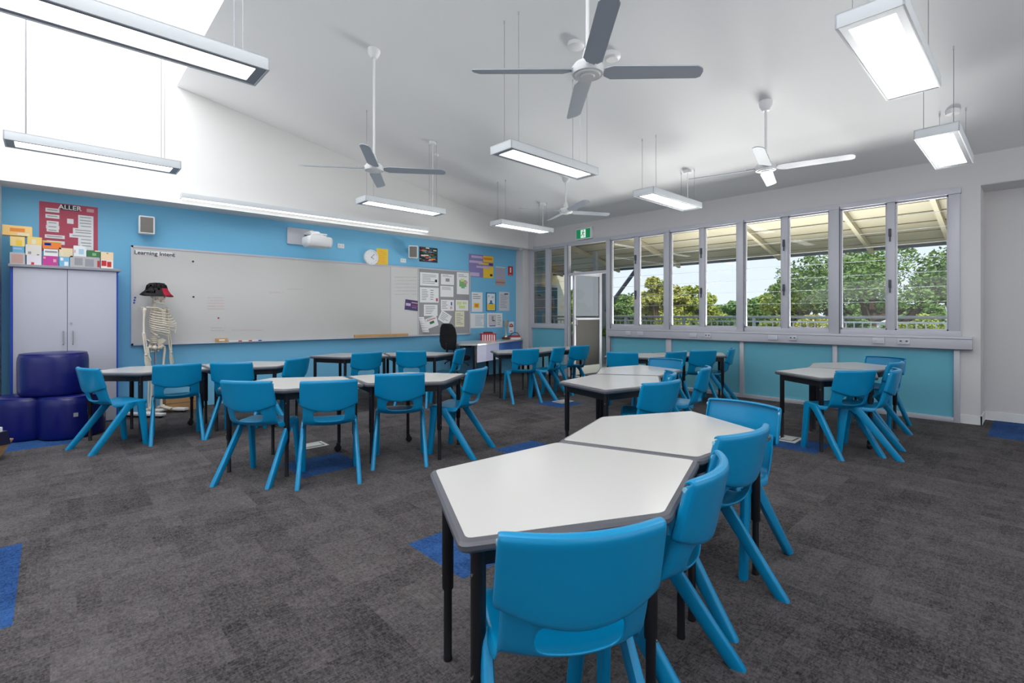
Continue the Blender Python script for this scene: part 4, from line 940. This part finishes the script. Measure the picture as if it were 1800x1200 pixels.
for y in (-.6, .95, 2.0, 3.5, 5.65, 7.3, 9.2):
    m = MB(); a, b = XW+.2, 10.6
    m.add([(a, y, rz(a)-.10), (b, y, rz(b)-.10), (b, y+.06, rz(b)-.10), (a, y+.06, rz(a)-.10), (a, y, rz(a)-.01), (b, y, rz(b)-.01), (b, y+.06, rz(b)-.01), (a, y+.06, rz(a)-.01)],
          [(0, 1, 2, 3), (4, 5, 6, 7), (0, 1, 5, 4), (1, 2, 6, 5), (2, 3, 7, 6), (3, 0, 4, 7)])
    m.build('rafter', M_soff, rf, smooth=False)
MB().box((10.6, y0, rz(10.65)-.03), (10.72, y1, rz(10.65)+.05)).build('gutter', M_alud, rf, smooth=False)
M_galv = mat('galvanised_steel', (150, 153, 156), .4, metal=.5, noise=.05)
rl = thing('balustrade', 'galvanised steel balustrade along the balcony edge', 'railing')
MB().tube([(10.6, .7, 1.21), (10.6, 13, 1.21)], .022, 8).build('handrail', M_galv, rl)
MB().box((10.58, .7, 1.11), (10.62, 13, 1.14)).box((10.58, .7, .16), (10.62, 13, .2)).build('rail', M_galv, rl, smooth=False)
m = MB(); y = .78; cnt = 0
while y < 13: m.box((10.59, y, .2), (10.607, y+.016, 1.11)); y += .125; cnt += 1
q = m.build('baluster', M_galv, rl, smooth=False); q['kind'] = 'stuff'
y = .9
while y < 13: MB().box((10.57, y, 0), (10.63, y+.05, 1.2)).build('post', M_galv, rl, smooth=False); y += 1.55
for (y, lab) in ((7.78, 'grey steel balcony post with a slanting brace seen by the door'),):
    ps = thing('balcony_post', lab, 'post', (10.6, y, 0))
    MB().box((-.05, -.05, 0), (.05, .05, 2.42)).build('shaft', mat('grey_steel', (120, 124, 126), .5, metal=.3), ps, smooth=False)
    MB().tube([(0, -.02, 1.35), (0, -.95, 2.38)], .055, 4).build('brace', M_alud, ps)
tag(MB().box((9.0, 6.85, 0), (9.08, 6.93, 2.68)).build('balcony_column', M_galv), 'slim galvanised column just outside the door opening', 'post')
# neighbouring block at the balcony end
nb = thing('neighbour_wall', 'cream end wall with a dark blue window beyond the left panes', 'building')
MB().box((8.0, 9.6, -.1), (11.2, 9.75, 2.9)).build('wall', mat('cream_render', (206, 198, 172), .8), nb, smooth=False)
MB().box((9.15, 9.56, .4), (10.75, 9.6, 2.05)).build('dark_window', mat('dark_pane', (44, 50, 54), .2), nb, smooth=False)
MB().box((8.75, 9.55, .7), (9.1, 9.59, 1.95)).build('blue_panel', mat('bright_blue_panel', (20, 130, 200), .4), nb, smooth=False)
MB().box((9.2, 9.45, 2.1), (10.7, 9.6, 2.28)).build('awning', mat('cream_awning', (222, 206, 160), .6), nb, smooth=False)
# ------------------------------------------------------------------ ground and trees outside
struct(MB().box((9, -30, -4.0), (24, 40, -3.98)).build('bounce_ground_outside', mat('pale_bounce_ground', (196, 192, 182), .9, noise=.05), smooth=False))  # unseen pale ground added to bounce sunlight up to the ceiling
struct(MB().box((9, -60, -4.2), (160, 160, -4.0)).build('ground_outside', mat('grass_ground', (96, 110, 60), .95, noise=.3, nscale=.4), smooth=False))
M_leafA = mat('leaf_olive', (158, 170, 72), .6, noise=.45, nscale=1.6); M_leafB = mat('leaf_dark', (104, 134, 62), .6, noise=.45, nscale=1.4); M_leafC = mat('leaf_yellow', (172, 172, 84), .6, noise=.4, nscale=1.5)
M_bark = mat('bark', (86, 70, 56), .9, noise=.3, nscale=6)
def at(u, D):
    a = (u-900)/FOC; return (D*(CT+a*ST), D*(ST-a*CT))
def zv(v, D): return CAMH+(HOR-v)*D/FOC
def tree(name, lab, u, D, vtop, vbot, wpx, ml, seed, dens=1.0, leaf=.13, ground=-4.0, blobs=26, open_=False):
    rd = random.Random(seed); x, y = at(u, D); zt = zv(vtop, D); zb = zv(vbot, D); R = wpx*D/FOC/2
    t = thing(name, lab, 'tree', (x, y, ground), 0, 'trees outside the windows')
    cs = []
    for k in range(blobs):
        a = rd.uniform(0, 2*pi); rr = R*math.sqrt(rd.random())*.86; hgt = rd.random()
        zc_ = zb+(zt-zb)*(.12+.8*hgt*(1-.55*(rr/R)**2))
        s_ = R*rd.uniform(.20, .34)*(1 if not open_ else .85)
        cs.append((rr*cos(a), rr*sin(a), zc_-ground, s_))
    m = MB(); tr = .03*(zt-ground)+.04
    m.tube([(0, 0, 0), (.1, .05, (zb-ground)*.6), (0, 0, zb-ground+.2*(zt-zb))], [tr, tr*.8, tr*.55], 8)
    for (cx, cy, cz_, s_) in cs[:16]:
        zs = (zb-ground)*rd.uniform(.55, .98); m.tube([(0, 0, zs), (cx*.5, cy*.5, zs+(cz_-zs)*.4), (cx, cy, cz_)], [tr*.45, tr*.3, tr*.1], 5)
    m.build('trunk', M_bark, t)
    vs = []; fs = []
    for (cx, cy, cz_, s_) in cs:
        for k in range(int(260*dens*(s_/(.27*R))**2)):
            th = rd.uniform(0, 2*pi); ph = math.acos(rd.uniform(-.9, 1)); q = s_*(rd.uniform(.72, 1.08))
            px_, py_, pz_ = cx+q*sin(ph)*cos(th), cy+q*sin(ph)*sin(th), cz_+q*.72*cos(ph)
            L_ = leaf*rd.uniform(.6, 1.4)*max(.7, D/16)
            ax = Vector((rd.uniform(-1, 1), rd.uniform(-1, 1), rd.uniform(-.6, .6))).normalized(); bx_ = ax.cross(Vector((rd.uniform(-1, 1), rd.uniform(-1, 1), rd.uniform(-1, 1)))).normalized()*L_*.42; ax *= L_
            p = Vector((px_, py_, pz_)); n0 = len(vs)
            vs += [p-ax*.5, p+bx_*.5, p+ax*.5, p-bx_*.5]; fs.append((n0, n0+1, n0+2, n0+3))
    MB().add(vs, fs).build('foliage', ml, t, smooth=False)
    return t
tree('broad_tree', 'large spreading green tree filling the two right-hand windows', 1530, 15, 430, 548, 310, M_leafB, 1, 1.5, .13, blobs=60, open_=True)
tree('broad_tree', 'yellow-green tree at the far right edge of the last window', 1700, 14, 445, 560, 110, M_leafA, 2, 1.1)
tree('broad_tree', 'olive tree standing left of the largest tree, seen in the sixth window', 1395, 17, 497, 560, 110, M_leafA, 3, 1.1)
tree('broad_tree', 'tall pale olive tree behind the second and third panes right of the door', 1160, 19, 484, 570, 90, M_leafC, 4, 1.2)
tree('broad_tree', 'rounded yellow-green tree left of centre in the windows', 1222, 20, 502, 572, 100, M_leafA, 5, 1.2)
tree('broad_tree', 'small dark tree in the pane next to the door brace', 1085, 17, 515, 575, 70, M_leafB, 6, 1.1)
tree('broad_tree', 'low distant bushy tree in the middle panes', 1310, 34, 525, 575, 110, M_leafB, 7, 1.2, .16)
tree('broad_tree', 'dark tree seen through the open glass door', 1010, 22, 502, 590, 120, M_leafB, 8, 1.3)
for k, (u, vt, D, ml, lab) in enumerate(((1100, 548, 13, M_leafB, 'dark low shrub behind the balustrade by the door brace'), (1180, 552, 14, M_leafA, 'olive low shrub behind the balustrade under the pale tree'), (1260, 550, 14, M_leafB, 'dark low shrub behind the balustrade left of the middle'),
        (1345, 546, 13, M_leafA, 'yellow-green low shrub behind the balustrade in the middle'), (1430, 540, 13, M_leafC, 'pale yellow low shrub left of the largest tree'), (1520, 548, 12.5, M_leafB, 'dark low shrub directly below the largest tree'), (1620, 548, 12.5, M_leafA, 'olive low shrub in the rightmost window'))):
    t = tree('shrub', lab, u, D, vt, 625, 88, ml, 20+k, 1.4, .11, blobs=22); t['category'] = 'shrub'; t['group'] = 'shrubs behind the balustrade'
# far tree line
x = 0
for k, (u, lab) in enumerate(((1130, 'hazy distant tree line at the left of the windows'), (1330, 'hazy distant tree line in the middle of the windows'), (1560, 'hazy distant tree line behind the largest tree'))):
    t = tree('distant_trees', lab, u, 60, 532+k*2, 575, 170, M_leafB, 40+k, 1.2, .16, blobs=40); t['category'] = 'trees'; t['group'] = 'distant tree line'
hs = thing('distant_house', 'small house with a pale roof between the trees', 'house', (*at(1546, 40), zv(553, 40)-1.2))
MB().box((-.6, -1, -6), (.6, 1, .6)).build('walls', mat('house_wall', (190, 190, 190), .8), hs, smooth=False)
MB().loft([[(-.75, -1.2, .6), (.75, -1.2, .6), (.75, 1.2, .6), (-.75, 1.2, .6)], [(-.03, -.7, 1.0), (.03, -.7, 1.0), (.03, .7, 1.0), (-.03, .7, 1.0)]]).build('roof', mat('house_roof', (225, 228, 230), .6), hs, smooth=False)
